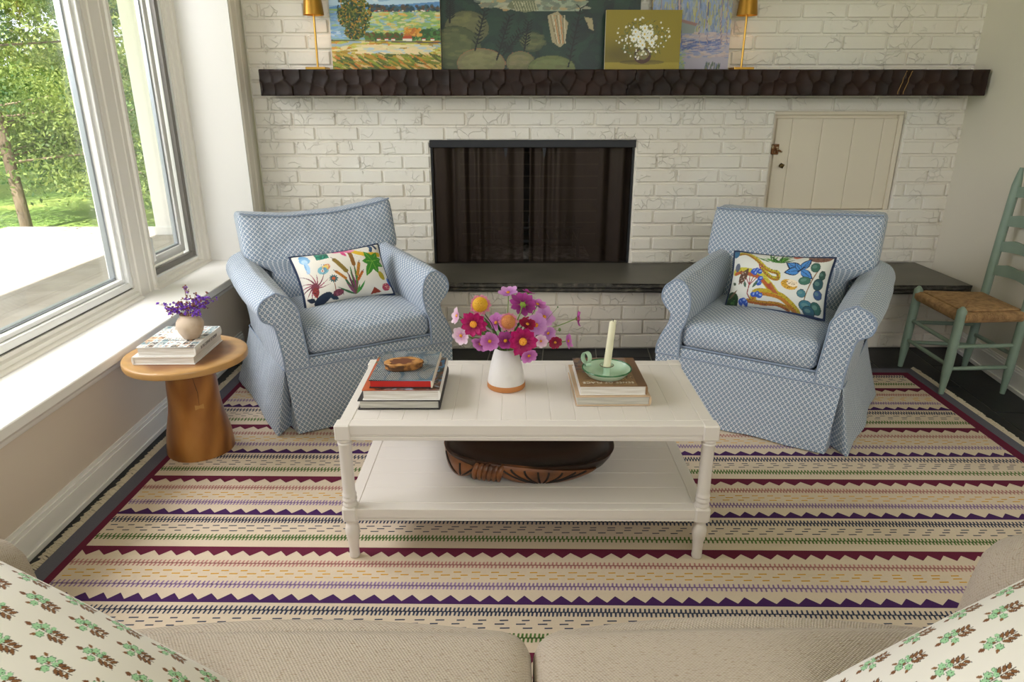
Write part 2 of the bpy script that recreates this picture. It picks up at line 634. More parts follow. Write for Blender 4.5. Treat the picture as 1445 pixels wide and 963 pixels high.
st.poly([(xs[0] - .6, slab_front(xs[0]) + .02, 0), (xs[-1] - .6, slab_front(xs[-1]) + .02, 0), (xs[-1] - .6, WY + .012 - 3.65, 0), (xs[0] - .6, WY + .012 - 3.65, 0)][::-1])
st.poly([(xs[-1] - .6, slab_front(xs[-1]) + .008, 0), (xs[-1] - .6, WY + .012 - 3.65, 0), (xs[-1] - .6, WY + .012 - 3.65, .0545), (xs[-1] - .6, slab_front(xs[-1]) + .008, .0545)])
st.build('slab', M_bluestone, hs, smooth=0)

# ---- right wall (a few degrees out of square) and its skirting board
def rw(y): return 2.647 - .1295 * (WY - y)
wr = MB()
wr.prism([(rw(4.36), 4.36), (rw(-2.6), -2.6), (rw(-2.6) + .12, -2.6), (rw(4.36) + .12, 4.36)], 0, ZT)
struct(wr.build('wall_right', M_wall, smooth=0))
def rbox(y0, y1, t0, t1, z0, z1):
    return [(rw(y0) - t1, y0), (rw(y1) - t1, y1), (rw(y1) - t0, y1), (rw(y0) - t0, y0)], z0, z1
br = MB()
for t, z0, z1 in ((.014, 0, .095), (.010, .095, .108), (.006, .108, .118), (.024, 0, .018)):
    pr, a, b = rbox(-2.5, 3.70, -.002, t, z0, z1)
    br.prism(pr, a, b)
struct(br.build('baseboard_right', M_white, smooth=0))

# ---- left wall below the sill, its skirting board
wl = MB()
wl.box((-1.62, -2.6, 0), (-1.503, WY + .2, .44))
wl.box((-1.62, -2.6, .44), (-1.485, .70, ZT))
wl.box((-1.62, .70, 2.22), (-1.44, 4.0, ZT))
wl.box((-1.80, 3.966, .3), (-1.475, WY + .2, ZT))
struct(wl.build('wall_left', M_left, smooth=0))
bl = MB()
bl.box((-1.504, -2.5, 0), (-1.488, 3.70, .085)); bl.box((-1.504, -2.5, .085), (-1.492, 3.70, .10)); bl.box((-1.504, -2.5, .10), (-1.497, 3.70, .113)); bl.box((-1.504, -2.5, 0), (-1.482, 3.70, .018))
struct(bl.build('baseboard_left', M_white, smooth=0))

# ---- window seat sill with its moulded nosing
tr = MB()
tr.box((-1.76, .70, .43), (-1.446, 3.968, .466), b=.004)
tr.prism([(-1.504, .385), (-1.490, .385), (-1.486, .392), (-1.486, .402), (-1.474, .410), (-1.460, .424), (-1.460, .436), (-1.504, .436)], .70, 3.968, 'y')
struct(tr.build('trim_1', M_white, smooth=40), 'deep white window sill with a moulded nosing')
# casing at the corner where the recess meets the brick
cs = MB()
cs.prism([(-1.475, 3.967), (-1.44, 3.967), (-1.432, 3.975), (-1.432, 4.01), (-1.440, 4.02), (-1.440, 4.06), (-1.436, 4.066), (-1.436, 4.085), (-1.444, 4.09), (-1.444, 4.15), (-1.475, 4.15)], .0, ZT, 'z')
struct(cs.build('trim_2', M_left if False else mat('corner_casing_paint', '#e9e2d4', rough=.45), smooth=30), 'moulded casing between window recess and brick wall')
# white painted end of the recess
re_ = MB()
re_.box((-1.745, 3.9585, .466), (-1.4405, 3.9665, 2.22)); re_.box((-1.80, .69, .466), (-1.4405, .71, 2.22)); re_.box((-1.80, .70, 2.20), (-1.4405, 3.966, 2.225))
struct(re_.build('trim_3', M_white, smooth=0), 'white painted faces of the window recess')

# ---- windows
M_sash = mat('window_sash', '#f3f3f1', rough=0.3)
M_sash_gap = mat('dark_sash_gap', '#1d1b1a', rough=0.7)  # near-black strip colours in the shaded gap round the sash
M_screen = mat('grey_screen_frame', '#77736d', rough=0.4, metal=.2)
M_spacer = mat('aluminium_spacer', '#a7adb3', rough=0.35, metal=.6)
gm = bpy.data.materials.new('window_glass'); gm.use_nodes = True
k = Nd(gm); gm.node_tree.nodes.remove(gm.node_tree.nodes['Principled BSDF'])
_tr = k.n('ShaderNodeBsdfTransparent'); _gl = k.n('ShaderNodeBsdfGlossy'); _gl.inputs['Roughness'].default_value = 0.02
_lw = k.n('ShaderNodeLayerWeight'); _fv = k.math('ADD', k.math('MULTIPLY', k.math('POWER', _lw.outputs['Facing'], 5.0), 0.5), 0.06)
_mx = k.n('ShaderNodeMixShader'); k.l(_fv, _mx.inputs[0]); k.l(_tr.outputs[0], _mx.inputs[1]); k.l(_gl.outputs[0], _mx.inputs[2])
k.l(_mx.outputs[0], gm.node_tree.nodes['Material Output'].inputs[0])
WX = -1.74
WT = 2.18
def ring(mb, y0, y1, z0, z1, w, x0, x1, b=.003, mi=0):
    """rectangular frame in the plane of the window"""
    mb.box((x0, y0, z0), (x1, y0 + w, z1), b, mi); mb.box((x0, y1 - w, z0), (x1, y1, z1), b, mi)
    mb.box((x0, y0 + w, z0), (x1, y1 - w, z0 + w), b, mi); mb.box((x0, y0 + w, z1 - w), (x1, y1 - w, z1), b, mi)
def window(name, label, y0, y1, screen):
    w = thing(name, label, None, (WX, (y0 + y1) / 2, .466)); w['kind'] = 'structure'
    xf = Matrix.Translation((-WX, -(y0 + y1) / 2, -.466))
    f = MB()
    if screen:
        ring(f, y0, y1, .512, WT, .012, WX - .08, WX)
        f.build('window_frame', M_sash, w, xf=xf)
        s = MB(); ring(s, y0 + .012, y1 - .012, .524, WT - .012, .030, WX - .035, WX - .008); s.build('screen_frame', M_screen, w, xf=xf)['label'] = 'grey screen frame'
        s = MB(); ring(s, y0 + .042, y1 - .042, .556, WT - .042, .042, WX - .09, WX - .05); s.build('sash', M_sash, w, xf=xf)
        s = MB(); ring(s, y0 + .084, y1 - .084, .598, WT - .084, .010, WX - .085, WX - .062); s.build('glazing_spacer', M_spacer, w, xf=xf)
        g = MB(); g.box((WX - .074, y0 + .07, .58), (WX - .070, y1 - .07, WT - .07)); g.build('pane', gm, w, xf=xf)
        h = MB(); h.box((WX - .02, y0 + .002, .64), (WX + .012, y0 + .03, .72), .008); h.box((WX - .006, y0 + .006, .60), (WX + .018, y0 + .022, .66), .006); h.build('latch', M_sash, w, xf=xf)
    else:
        ring(f, y0 - .006, y1 + .006, .516, WT, .012, WX - .08, WX - .014, mi=0)
        f.build('sash_gap', M_sash_gap, w, xf=xf)['label'] = 'thin dark gap round the sash'
        s = MB(); ring(s, y0, y1, .524, WT - .006, .030, WX - .07, WX - .004); ring(s, y0 + .03, y1 - .03, .554, WT - .036, .018, WX - .085, WX - .022); s.build('sash', M_sash, w, xf=xf)
        s = MB(); ring(s, y0 + .048, y1 - .048, .572, WT - .054, .010, WX - .075, WX - .05); s.build('glazing_spacer', M_spacer, w, xf=xf)
        g = MB(); g.box((WX - .066, y0 + .035, .56), (WX - .062, y1 - .035, WT - .04)); g.build('pane', gm, w, xf=xf)
    return w
window('window_1', 'large fixed picture window looking out to the trees', .86, 3.134, False)
window('window_2', 'narrow casement window with a grey screen frame beside the fireplace wall', 3.326, 3.85, True)
M_casing = mat('window_casing_paint', '#f8f3ea', rough=.38)
mu = MB()   # mullion and the casings on the window plane
mu.box((WX - .10, 3.146, .466), (WX - .02, 3.328, WT + .03))
mu.prism([(WX - .02, 3.146), (WX - .004, 3.149), (WX - .004, 3.176), (WX + .002, 3.181), (WX + .002, 3.258), (WX + .006, 3.263), (WX + .006, 3.272), (WX + .003, 3.277), (WX + .003, 3.300), (WX + .013, 3.305), (WX + .013, 3.326), (WX - .02, 3.328)], .466, WT + .03, 'z')
mu.prism([(WX - .02, 3.85), (WX + .004, 3.85), (WX + .004, 3.872), (WX + .012, 3.878), (WX + .012, 3.925), (WX + .022, 3.932), (WX + .022, 3.966), (WX - .02, 3.966)], .466, WT + .03, 'z')
mu.box((WX - .10, .70, .466), (WX + .006, .85, WT + .03)); mu.box((WX - .10, .70, WT), (WX + .006, 3.966, WT + .04))
for y0, y1, dz in ((.70, 3.15, 0), (3.30, 3.966, -.004)):   # stool mouldings under the sashes
    mu.prism([(WX - .10, .45), (WX + .030, .45), (WX + .030, .472 + dz), (WX + .022, .478 + dz), (WX + .012, .480 + dz), (WX + .010, .496 + dz), (WX - .004, .502 + dz), (WX - .006, .516 + dz), (WX - .10, .516 + dz)], y0, y1, 'y')
struct(mu.build('trim_4', M_casing, smooth=30), 'moulded white mullion and casing round the windows')

# ---- ceiling (above the picture) closes the room
ce = MB(); ce.box((-1.9, -2.6, ZT), (3.3, 4.4, ZT + .1))
struct(ce.build('ceiling', M_ceil, smooth=0))

# ---- small plank cupboard door in the brickwork
M_door = mat('cupboard_door_paint', '#e6dcc8', rough=.45, bump=(30, .06, .002), stretch=(1, 1, .1))
M_brass_old = mat('old_brass', '#6b5a36', rough=.4, metal=.9, var=('#3b3020', 30, 2, .4, .6))
M_copper_old = mat('old_copper_latch', '#7d5434', rough=.5, metal=.7, var=('#b9a98a', 60, 3, .55, .65))
dr = thing('door_1', 'small cream plank cupboard door set into the brick wall right of the fireplace', None, (1.94, WY + .045, CD[2])); dr['kind'] = 'structure'
dx = Matrix.Translation((-1.94, -(WY + .045), -CD[2]))
f = MB()
f.box((CD[0] - .002, WY + .055, CD[2]), (CD[1] + .002, WY + .09, CD[3] + .002))
f.box((CD[0] + .002, WY + .03, CD[3] - .02), (CD[1] - .002, WY + .07, CD[3] + .001), .003); f.box((CD[1] - .03, WY + .026, CD[2]), (CD[1] - .004, WY + .07, CD[3] - .02), .003)
f.build('door_frame', M_door, dr, xf=dx)
f = MB()
px = [1.583, 1.674, 1.85, 2.035, 2.206, 2.288]
for a, b in zip(px[:-1], px[1:]):
    f.box((a + .0006, WY + .036, CD[2] + .004), (b - .0006, WY + .056, 1.250), .0035)
f.build('door_panel', M_door, dr, smooth=0, xf=dx)
f = MB(); f.lathe([(0, .0), (.010, .0), (.008, .012), (.014, .018), (.018, .024), (.015, .031), (0, .033)], n=4, c=(0, 0, 0))
f.build('door_knob', M_brass_old, dr, smooth=0, xf=Matrix.Translation((1.632 - 1.94, -.008, .984 - CD[2])) @ Matrix.Rotation(R(90), 4, 'X') @ Matrix.Rotation(R(20), 4, 'Z'))
f = MB()
f.box((-.024, -.016, -.03), (.016, -.008, .03), .002); f.box((-.034, -.030, -.026), (-.014, -.006, .028), .004); f.tube([(-.02, -.024, .012), (.03, -.03, -.014)], .005); f.lathe([(0, 0), (.010, .002), (.009, .008), (0, .01)], n=12, c=(-.01, -.026, .02)); f.box((.0, -.026, -.022), (.012, -.01, .006), .003)
f.build('door_latch', M_copper_old, dr, xf=Matrix.Translation((1.594 - 1.94, 0, 1.076 - CD[2])))

# ================================================================== outside the window
M_deck = mat('pale_patio_paving', '#bdb2a8', rough=.8, var=('#b3a79c', 3, 2, .4, .6))
M_lawn = mat('lawn_grass', '#7fa04a', rough=.9, var=('#a8bb5e', .8, 5, .4, .65), bump=(60, .8, .03))
GZ = -.15
pa = MB(); pa.box((-6.2, -4, GZ - .2), (-1.80, 8.60, GZ - .012))
for i in range(16):
    for j in range(40):
        x0 = -6.2 + i * .275
        pa.box((x0 + .002, -4 + j * .315 + .002, GZ - .05), (x0 + .273, -4 + j * .315 + .313, GZ), .002)
struct(pa.build('floor_patio', M_deck, smooth=0), 'pale paved patio outside the window')
pc = MB(); pc.box((-4.08, 8.02, GZ), (-3.55, 8.45, 2.9), .01); pc.box((-4.10, 8.0, GZ), (-3.53, 8.47, GZ + .10), .008)
struct(pc.build('wall_porch_pier', mat('white_render', '#f4f2ee', rough=.7), smooth=0), 'white rendered porch pier outside the casement')
pr = MB(); pr.box((-4.62, -3.0, 2.9), (-1.7, 9.0, 3.05))
struct(pr.build('ceiling_porch', M_ceil, smooth=0), 'porch roof above the patio')
lw = MB()
gx, gy = np.meshgrid(np.linspace(-60, 6, 60), np.linspace(-10, 60, 60))
gz = GZ - .16 + .045 * np.clip(gy - 12, 0, 40) + .02 * np.clip(-gx - 8, 0, 30)
lw.grid(np.stack([gx, gy, gz], 2), uv=False)
struct(lw.build('ground_lawn', M_lawn), 'sunlit lawn beyond the patio')

def leaf_mat(name, c1, c2):
    m = bpy.data.materials.new(name); m.use_nodes = True
    k = Nd(m); p = m.node_tree.nodes['Principled BSDF']
    tc = k.n('ShaderNodeTexCoord'); nz = k.n('ShaderNodeTexNoise', i_Scale=1.6, i_Detail=3.0)
    k.l(tc.outputs['Object'], nz.inputs['Vector'])
    rg = k.n('ShaderNodeMapRange'); rg.inputs[1].default_value = .35; rg.inputs[2].default_value = .65
    k.l(nz.outputs[0], rg.inputs[0])
    col = k.mix(rg.outputs[0], hx(c1), hx(c2))  # brighter second colour puts sunlit patches into the foliage, scattered by noise
    k.l(col, p.inputs['Base Color']); p.inputs['Roughness'].default_value = .6
    t = k.n('ShaderNodeBsdfTranslucent'); k.l(col, t.inputs[0])
    mx = k.n('ShaderNodeMixShader'); mx.inputs[0].default_value = .45
    k.l(p.outputs[0], mx.inputs[1]); k.l(t.outputs[0], mx.inputs[2])
    k.l(mx.outputs[0], m.node_tree.nodes['Material Output'].inputs[0])
    return m
M_leaf = [leaf_mat('spruce_leaf', '#46693a', '#a4b362'), leaf_mat('maple_leaf', '#7c9a4a', '#d2d490'), leaf_mat('shade_leaf', '#3f6344', '#7a9a62')]
M_bark = mat('grey_bark', '#6b5b4b', rough=.9, var=('#8d7c68', 6, 4, .4, .6), bump=(20, .8, .02), stretch=(1, 1, .3))
def tree(loc, hgt, crown, base, nleaf, mi, label, seed, size=.16):
    rs = np.random.RandomState(seed)
    t = thing('garden_tree', label, 'tree', loc, rs.uniform(0, 6), 'trees beyond the patio')
    tk = MB()
    tk.tube([(0, 0, -.1), (.05, .03, hgt * .3), (-.04, .05, hgt * .65), (0, 0, hgt * .97)], [.075, .06, .04, .012], n=9)
    limbs = []
    for i in range(26):
        a = rs.uniform(0, 6.28); z = base + (hgt - base) * rs.uniform(0, .9)
        L = crown * (1.05 - .75 * (z - base) / (hgt - base)) * rs.uniform(.7, 1.1)
        e = (math.cos(a) * L, math.sin(a) * L, z - .15 * L + rs.uniform(-.1, .5))
        tk.tube([(0, 0, z), (e[0] * .5, e[1] * .5, z + .12), e], [.016, .011, .004], n=5)
        limbs.append(((0, 0, z), e))
    tk.build('trunk', M_bark, t)
    n = nleaf
    li = rs.randint(len(limbs), size=n)
    A = np.array([l[0] for l in limbs])[li]; B = np.array([l[1] for l in limbs])[li]
    u = rs.uniform(.12, 1.08, (n, 1)) ** .8
    c = A + (B - A) * u + rs.normal(0, 1, (n, 3)) * np.array([.30, .30, .17]) * (crown / 2.2)
    c[:, 2] = np.maximum(c[:, 2], base - .5)
    d1 = rs.normal(0, 1, (n, 3)); d1 /= np.linalg.norm(d1, axis=1, keepdims=True)
    d2 = np.cross(d1, rs.normal(0, 1, (n, 3))); d2 /= np.linalg.norm(d2, axis=1, keepdims=True)
    s = rs.uniform(.5, 1.2, (n, 1)) * size
    V = np.stack([c - d1 * s * .6, c + d2 * s * .26, c + d1 * s * .6, c - d2 * s * .26], 1).reshape(-1, 3)
    me = bpy.data.meshes.new('foliage')
    me.from_pydata(V.tolist(), [], np.arange(n * 4).reshape(-1, 4).tolist())
    me.materials.append(M_leaf[mi]); me.update()
    o = bpy.data.objects.new('foliage', me); COL.objects.link(o); o.parent = t
tree((-6.35, 9.15, -.33), 6.4, 2.3, .9, 62000, 0, 'nearest garden tree, its slim trunk standing at the patio edge', 1, .062)
tree((-10.4, 11.6, -.2), 7.5, 2.8, .5, 48000, 0, 'bushy green tree left of the slim trunk, seen through the picture window', 2, .075)
tree((-8.6, 16.5, .1), 9.0, 3.2, 1.2, 26000, 1, 'yellow-green tree behind the slim trunk at the patio edge', 3, .12)
tree((-6.2, 15.0, .1), 9.0, 2.6, .5, 30000, 2, 'dark shaded tree seen through the narrow casement window', 4, .14)
tree((-14.5, 18.5, .3), 10., 4.0, .9, 20000, 1, 'pale leafy tree farthest left beyond the lawn', 5, .19)
tree((-12.0, 26.0, .8), 12., 5.0, .6, 22000, 1, 'tall dark tree at the back of the lawn', 6, .25)
# ================================================================== slip-covered armchairs
def ring_fabric(name):
    m = bpy.data.materials.new(name); m.use_nodes = True
    k = Nd(m); p = m.node_tree.nodes['Principled BSDF']
    uv = k.n('ShaderNodeTexCoord')
    sp = k.n('ShaderNodeSeparateXYZ'); k.l(uv.outputs['UV'], sp.inputs[0])
    CX, CY = 0.0205, 0.0250
    def lattice(off):
        x = k.math('ADD', k.math('DIVIDE', sp.outputs[0], CX), off)
        y = k.math('ADD', k.math('DIVIDE', sp.outputs[1], CY), off)
        fx = k.math('MULTIPLY', k.math('SUBTRACT', k.math('FRACT', x), .5), CX)
        fy = k.math('MULTIPLY', k.math('SUBTRACT', k.math('FRACT', y), .5), CY * .92)
        return k.math('SQRT', k.math('ADD', k.math('MULTIPLY', fx, fx), k.math('MULTIPLY', fy, fy)))
    d = k.math('MINIMUM', lattice(0.0), lattice(0.5))
    def band(lo, hi, soft=.0007):
        a = k.n('ShaderNodeMapRange', interpolation_type='SMOOTHSTEP'); a.inputs[1].default_value = lo - soft; a.inputs[2].default_value = lo + soft
        b = k.n('ShaderNodeMapRange', interpolation_type='SMOOTHSTEP'); b.inputs[1].default_value = hi - soft; b.inputs[2].default_value = hi + soft; b.inputs[3].default_value = 1; b.inputs[4].default_value = 0
        k.l(d, a.inputs[0]); k.l(d, b.inputs[0])
        return k.math('MULTIPLY', a.outputs[0], b.outputs[0])
    ringm = band(.0028, .0058)
    halo = band(-1, .0074)
    dot = band(-1, .0012, .0005)
    base = hx('#d0d3d8'); blue = hx('#536c8a'); light_ = hx('#a9b9cc')
    c = k.mix(halo, base, hx('#bcc6d2'))
    c = k.mix(ringm, c, blue)
    c = k.mix(dot, c, hx('#6d88a8'))
    wv = k.n('ShaderNodeTexNoise', i_Scale=420.0, i_Detail=1.0); k.l(uv.outputs['UV'], wv.inputs['Vector'])
    k.l(k.mix(k.math('MULTIPLY', wv.outputs[0], .22), c, hx('#98a4b2')), p.inputs['Base Color'])
    p.inputs['Roughness'].default_value = .85; p.inputs['Sheen Weight'].default_value = .15; p.inputs['Specular IOR Level'].default_value = .2
    bp = k.n('ShaderNodeBump'); bp.inputs['Strength'].default_value = .25; bp.inputs['Distance'].default_value = .001
    big = k.n('ShaderNodeTexNoise', i_Scale=9.0, i_Detail=2.0); k.l(uv.outputs['Object'], big.inputs['Vector'])
    k.l(wv.outputs[0], bp.inputs['Height'])
    b2 = k.n('ShaderNodeBump'); b2.inputs['Strength'].default_value = .55; b2.inputs['Distance'].default_value = .028
    k.l(big.outputs[0], b2.inputs['Height']); k.l(bp.outputs[0], b2.inputs['Normal'])
    k.l(b2.outputs[0], p.inputs['Normal'])
    return m
M_ring = ring_fabric('blue_ring_print_cotton')
M_pipe = mat('slate_blue_piping', '#8d9bb0', rough=.85)
M_void = mat('dark_under_fabric', '#2a2f38', rough=1.0)

# outlines of the arm fronts (x outwards, z up): the arm nearer the middle of the picture and the outer one
ARM_A = dict(outer=[(.382, .634), (.432, .612), (.456, .574), (.445, .53), (.405, .503), (.392, .45), (.381, .365), (.378, .30)],
             inner=[(.280, .30), (.281, .35), (.290, .436), (.298, .51), (.304, .562), (.338, .610)])
ARM_B = dict(outer=[(.312, .641), (.356, .606), (.367, .556), (.344, .515), (.322, .500), (.328, .45), (.352, .40), (.373, .347), (.378, .30)],
             inner=[(.276, .30), (.276, .34), (.274, .41), (.256, .465), (.243, .537), (.254, .603), (.282, .636)])
def armchair(label, loc, rot, flip, dip):
    S = -1 if flip else 1     # flip: the outer arm is on the chair's right
    t = thing('armchair', label, 'armchair', (loc[0], loc[1], 0), R(rot), 'slip-covered armchairs by the hearth')
    def fx(a): a = np.array(a, float); a[..., 0] *= S; return a
    for side, A in ((-1, ARM_A), (1, ARM_B)):
        out = catmull(A['outer'], 5); inn = catmull(A['inner'], 5)
        prof = np.concatenate([inn[:-1], catmull([A['inner'][-1], A['outer'][0]], 3)[:-1], out])   # up the inside, over, down the outside
        n = len(prof)
        ys = [0, .004, .012, .03, .06, .12, .2, .3, .4, .5, .6, .68, .72]
        rows = []
        for y in ys:
            row = []
            for i, (x, z) in enumerate(prof):
                cx, cz = .33, .50
                s = 1.0 if y >= .012 else (.985 if y > 0 else .97)
                xx, zz = cx + (x - cx) * s, cz + (z - cz) * s if z > .31 else z
                w = noise.noise(Vector((x * 7 + side, y * 6, z * 7))) * .006 * min(1, y / .1)
                lift = .05 * y * max(0, (zz - .45)) / .18
                bel = .012 * math.sin(math.pi * min(1, y / .7))
                row.append((side * (xx + w + bel * (1 if x > .33 else -.5)), y, zz + lift + w))
            rows.append(row)
        ab = MB(); ab.grid(fx(rows), flip=(side * S > 0))
        ao = ab.build('arm', M_ring, t, smooth=60)
        pb = MB()
        P = fx([(side * (.33 + (x - .33) * .975), -.001, .5 + (z - .5) * .975 if z > .31 else z) for x, z in prof])
        c = P.mean(0)
        pb.add(np.vstack([P, c + np.array([0, -.012, 0])]), [(i, (i + 1) % n, n) for i in range(n)])
        pb.build('arm_front', M_ring, ao, smooth=60, box_uv=True)
        pp = MB(); pp.tube(fx([(side * x, 0.0, z) for x, z in prof]), .0042, n=6); pp.build('piping', M_pipe, ao)
    # deck under the cushion and front rail down to the seam
    sb = MB(); sb.box((-.30, .004, .285), (.30, .70, .338), .006)
    sb.build('seat_base', M_ring, t, box_uv=True)
    # skirt with a pleat at each front corner
    top = [(-.378, .0), (.378, .0), (.377, .004), (.350, .045), (.379, .014), (.383, .02), (.388, .70), (.375, .725), (-.375, .725), (-.388, .70), (-.383, .02), (-.379, .014), (-.350, .045), (-.377, .004)]
    bot = [(-.355, -.012), (.374, -.012), (.372, -.002), (.330, .08), (.388, .030), (.392, .045), (.405, .70), (.385, .740), (-.43, .785), (-.465, .76), (-.440, .03), (-.434, .018), (-.365, .085), (-.358, -.002)]
    nseg = [26, 2, 4, 4, 2, 20, 4, 24, 4, 22, 2, 4, 4, 2]
    tp, bt, ph = [], [], []
    for i in range(len(top)):
        a, b, c, d = np.array(top[i]), np.array(top[(i + 1) % len(top)]), np.array(bot[i]), np.array(bot[(i + 1) % len(bot)])
        for j in range(nseg[i]):
            u = j / nseg[i]
            tp.append(a + (b - a) * u); bt.append(c + (d - c) * u); ph.append(math.sin(u * math.pi) if nseg[i] > 6 else 0)
    tp, bt = np.array(tp), np.array(bt)
    rows = []
    nn = len(tp)
    for r_ in range(10):
        s = r_ / 9
        z = .302 - (.302 - .0135) * s
        p = tp + (bt - tp) * s ** 1.1
        row = []
        for i, q in enumerate(p):
            w = noise.noise(Vector((q[0] * 4 + loc[0] * 3, q[1] * 4, s))) * .022 * s * ph[i]
            nrm = np.array([q[0], q[1] - .36]); nrm /= np.linalg.norm(nrm)
            row.append((q[0] + nrm[0] * w, q[1] + nrm[1] * w, z + (.008 * s * noise.noise(Vector((q[0] * 5, q[1] * 5, 2))) if s > .9 else 0)))
        rows.append(row)
    sk = MB(); sk.grid(fx(rows), closeu=True, flip=not flip)
    so = sk.build('skirt', M_ring, t, smooth=50)
    pp = MB(); pp.tube(fx([(p[0] * 1.002, p[1] - .002 if p[1] < .3 else p[1] + .002, 0.302) for p in tp]), .0026, n=6, closed=True); pp.build('piping', M_pipe, so)
    ub = MB(); ub.box((-.36, .03, .05), (.36, .70, .29)); ub.build('lining', M_void, so)
    # seat cushion
    def seatf(q, u):
        q = q.copy()
        q[2] += (.030 * (1 - u[0] ** 2) * (1 - u[1] ** 2)) if u[2] > 0 else -.004 * (1 - u[0] ** 2) * (1 - u[1] ** 2)
        q[1] -= .016 * (1 - u[0] ** 2) * (1 - u[2] ** 2) if u[1] < 0 else 0
        q[2] += noise.noise(Vector((q[0] * 6, q[1] * 6, loc[0]))) * .005
        return q
    v, f = puff((-.274, .012, .338), (.279, .56, .462), .035, 16, seatf)
    mb = MB(); mb.add(fx(v), f); sc_ = mb.build('seat_cushion', M_ring, t, box_uv=True, fix=True, smooth=60)
    ring_ = []
    for a, b in (((-.272, .016), (.277, .016)), ((.277, .016), (.277, .55)), ((.277, .55), (-.272, .55)), ((-.272, .55), (-.272, .016))):
        for j in range(8):
            u = j / 8
            ring_.append((a[0] + (b[0] - a[0]) * u, a[1] + (b[1] - a[1]) * u, .345))
    mb = MB(); mb.tube(fx(ring_), .0045, n=6, closed=True); mb.build('piping', M_pipe, sc_)
    # back: tall loose back that spreads over the arms
    def backf(q, u):
        q = q.copy()
        zz = (q[2] - .44) / .42
        wide = min(1.0, max(0.0, (q[2] - .58) / .07)); wide = wide * wide * (3 - 2 * wide)
        q[0] *= .72 + .28 * wide
        q[1] += .17 * zz + .0
        if u[1] < 0: q[1] -= .028 * (1 - u[0] ** 2) * (1 - u[2] ** 2)
        q[2] -= dip(u[0] * S) * max(0, zz) ** 2
        q += np.array([0, 1, .6]) * noise.noise(Vector((q[0] * 8 + loc[0], q[1] * 4, q[2] * 8))) * .008
        return q
    v, f = puff((-.380, .515, .44), (.380, .655, .868), .035, 18, backf)
    mb = MB(); mb.add(fx(v), f); bc = mb.build('back_cushion', M_ring, t, box_uv=True, fix=True, smooth=60)
    edge = []
    for u in np.linspace(-1, 1, 25):
        q = backf(np.array([u * .368, .520, .862]), np.array([u, -.96, .97])); q[1] -= .004
        edge.append(tuple(q))
    mb = MB(); mb.tube(fx(edge), .004, n=6); mb.build('piping', M_pipe, bc)
    v, f = puff((-.372, .60, .29), (.372, .728, .66), .03, 8, lambda q, u: q + np.array([0, .10 * max(0, (q[2] - .42)) / .24, 0]))
    mb = MB(); mb.add(fx(v), f); mb.build('backrest', M_ring, t, box_uv=True, fix=True, smooth=60)
    return t

LCH = ((-.577, 2.811), 30)
RCH = ((.98, 2.63), -33)
armchair('blue ring-print slipcovered armchair by the window, its back cushion sagging in the middle', *LCH, False, lambda u: .040 * (1 - u * u) - .010 * u)
armchair('blue ring-print slipcovered armchair in front of the plank cupboard door, nearer the ladder-back chair', *RCH, True, lambda u: .008 * (1 - u * u) - .012 * u)

# ================================================================== printed lumbar cushions
def pillow_mesh(corners, thick, nrm, nu, nv, lump=.0):
    """front and back sheets of a cushion; corners TL TR BR BL, returns verts, faces, uv, rim"""
    TL, TR, BR, BL = [np.array(c, float) for c in corners]
    nrm = np.array(nrm, float); nrm /= np.linalg.norm(nrm)
    V, F, UV = [], [], []
    def pt(u, v, side):
        # edges bow inwards between the corners
        uu, vv = u * 2 - 1, v * 2 - 1
        bu = uu * (1.02 - .06 * (1 - vv * vv)); bv = vv * (1.03 - .10 * (1 - uu * uu))
        a, b = (bu + 1) / 2, (bv + 1) / 2
        p = BL * (1 - a) * (1 - b) + BR * a * (1 - b) + TR * a * b + TL * (1 - a) * b
        h = thick * .5 * (max(0, 1 - uu ** 2) * max(0, 1 - vv ** 2)) ** .42
        w = noise.noise(Vector((u * 3.1, v * 2.7, thick * 9))) * lump * h / (thick * .5)
        return p + nrm * (h * side + w)
    for side in (1, -1):
        b = len(V)
        n1, n2 = (nu, nv) if side == 1 else (24, 16)
        for j in range(n2 + 1):
            for i in range(n1 + 1):
                V.append(pt(i / n1, j / n2, side)); UV.append((i / n1, j / n2))
        for j in range(n2):
            for i in range(n1):
                q = (b + j * (n1 + 1) + i, b + j * (n1 + 1) + i + 1, b + (j + 1) * (n1 + 1) + i + 1, b + (j + 1) * (n1 + 1) + i)
                F.append(q if side == 1 else q[::-1])
    rim = [pt(i / 24, 0, 1) for i in range(24)] + [pt(1, j / 16, 1) for j in range(16)] + [pt(1 - i / 24, 1, 1) for i in range(24)] + [pt(0, 1 - j / 16, 1) for j in range(16)]
    return V, F, np.array(UV), rim

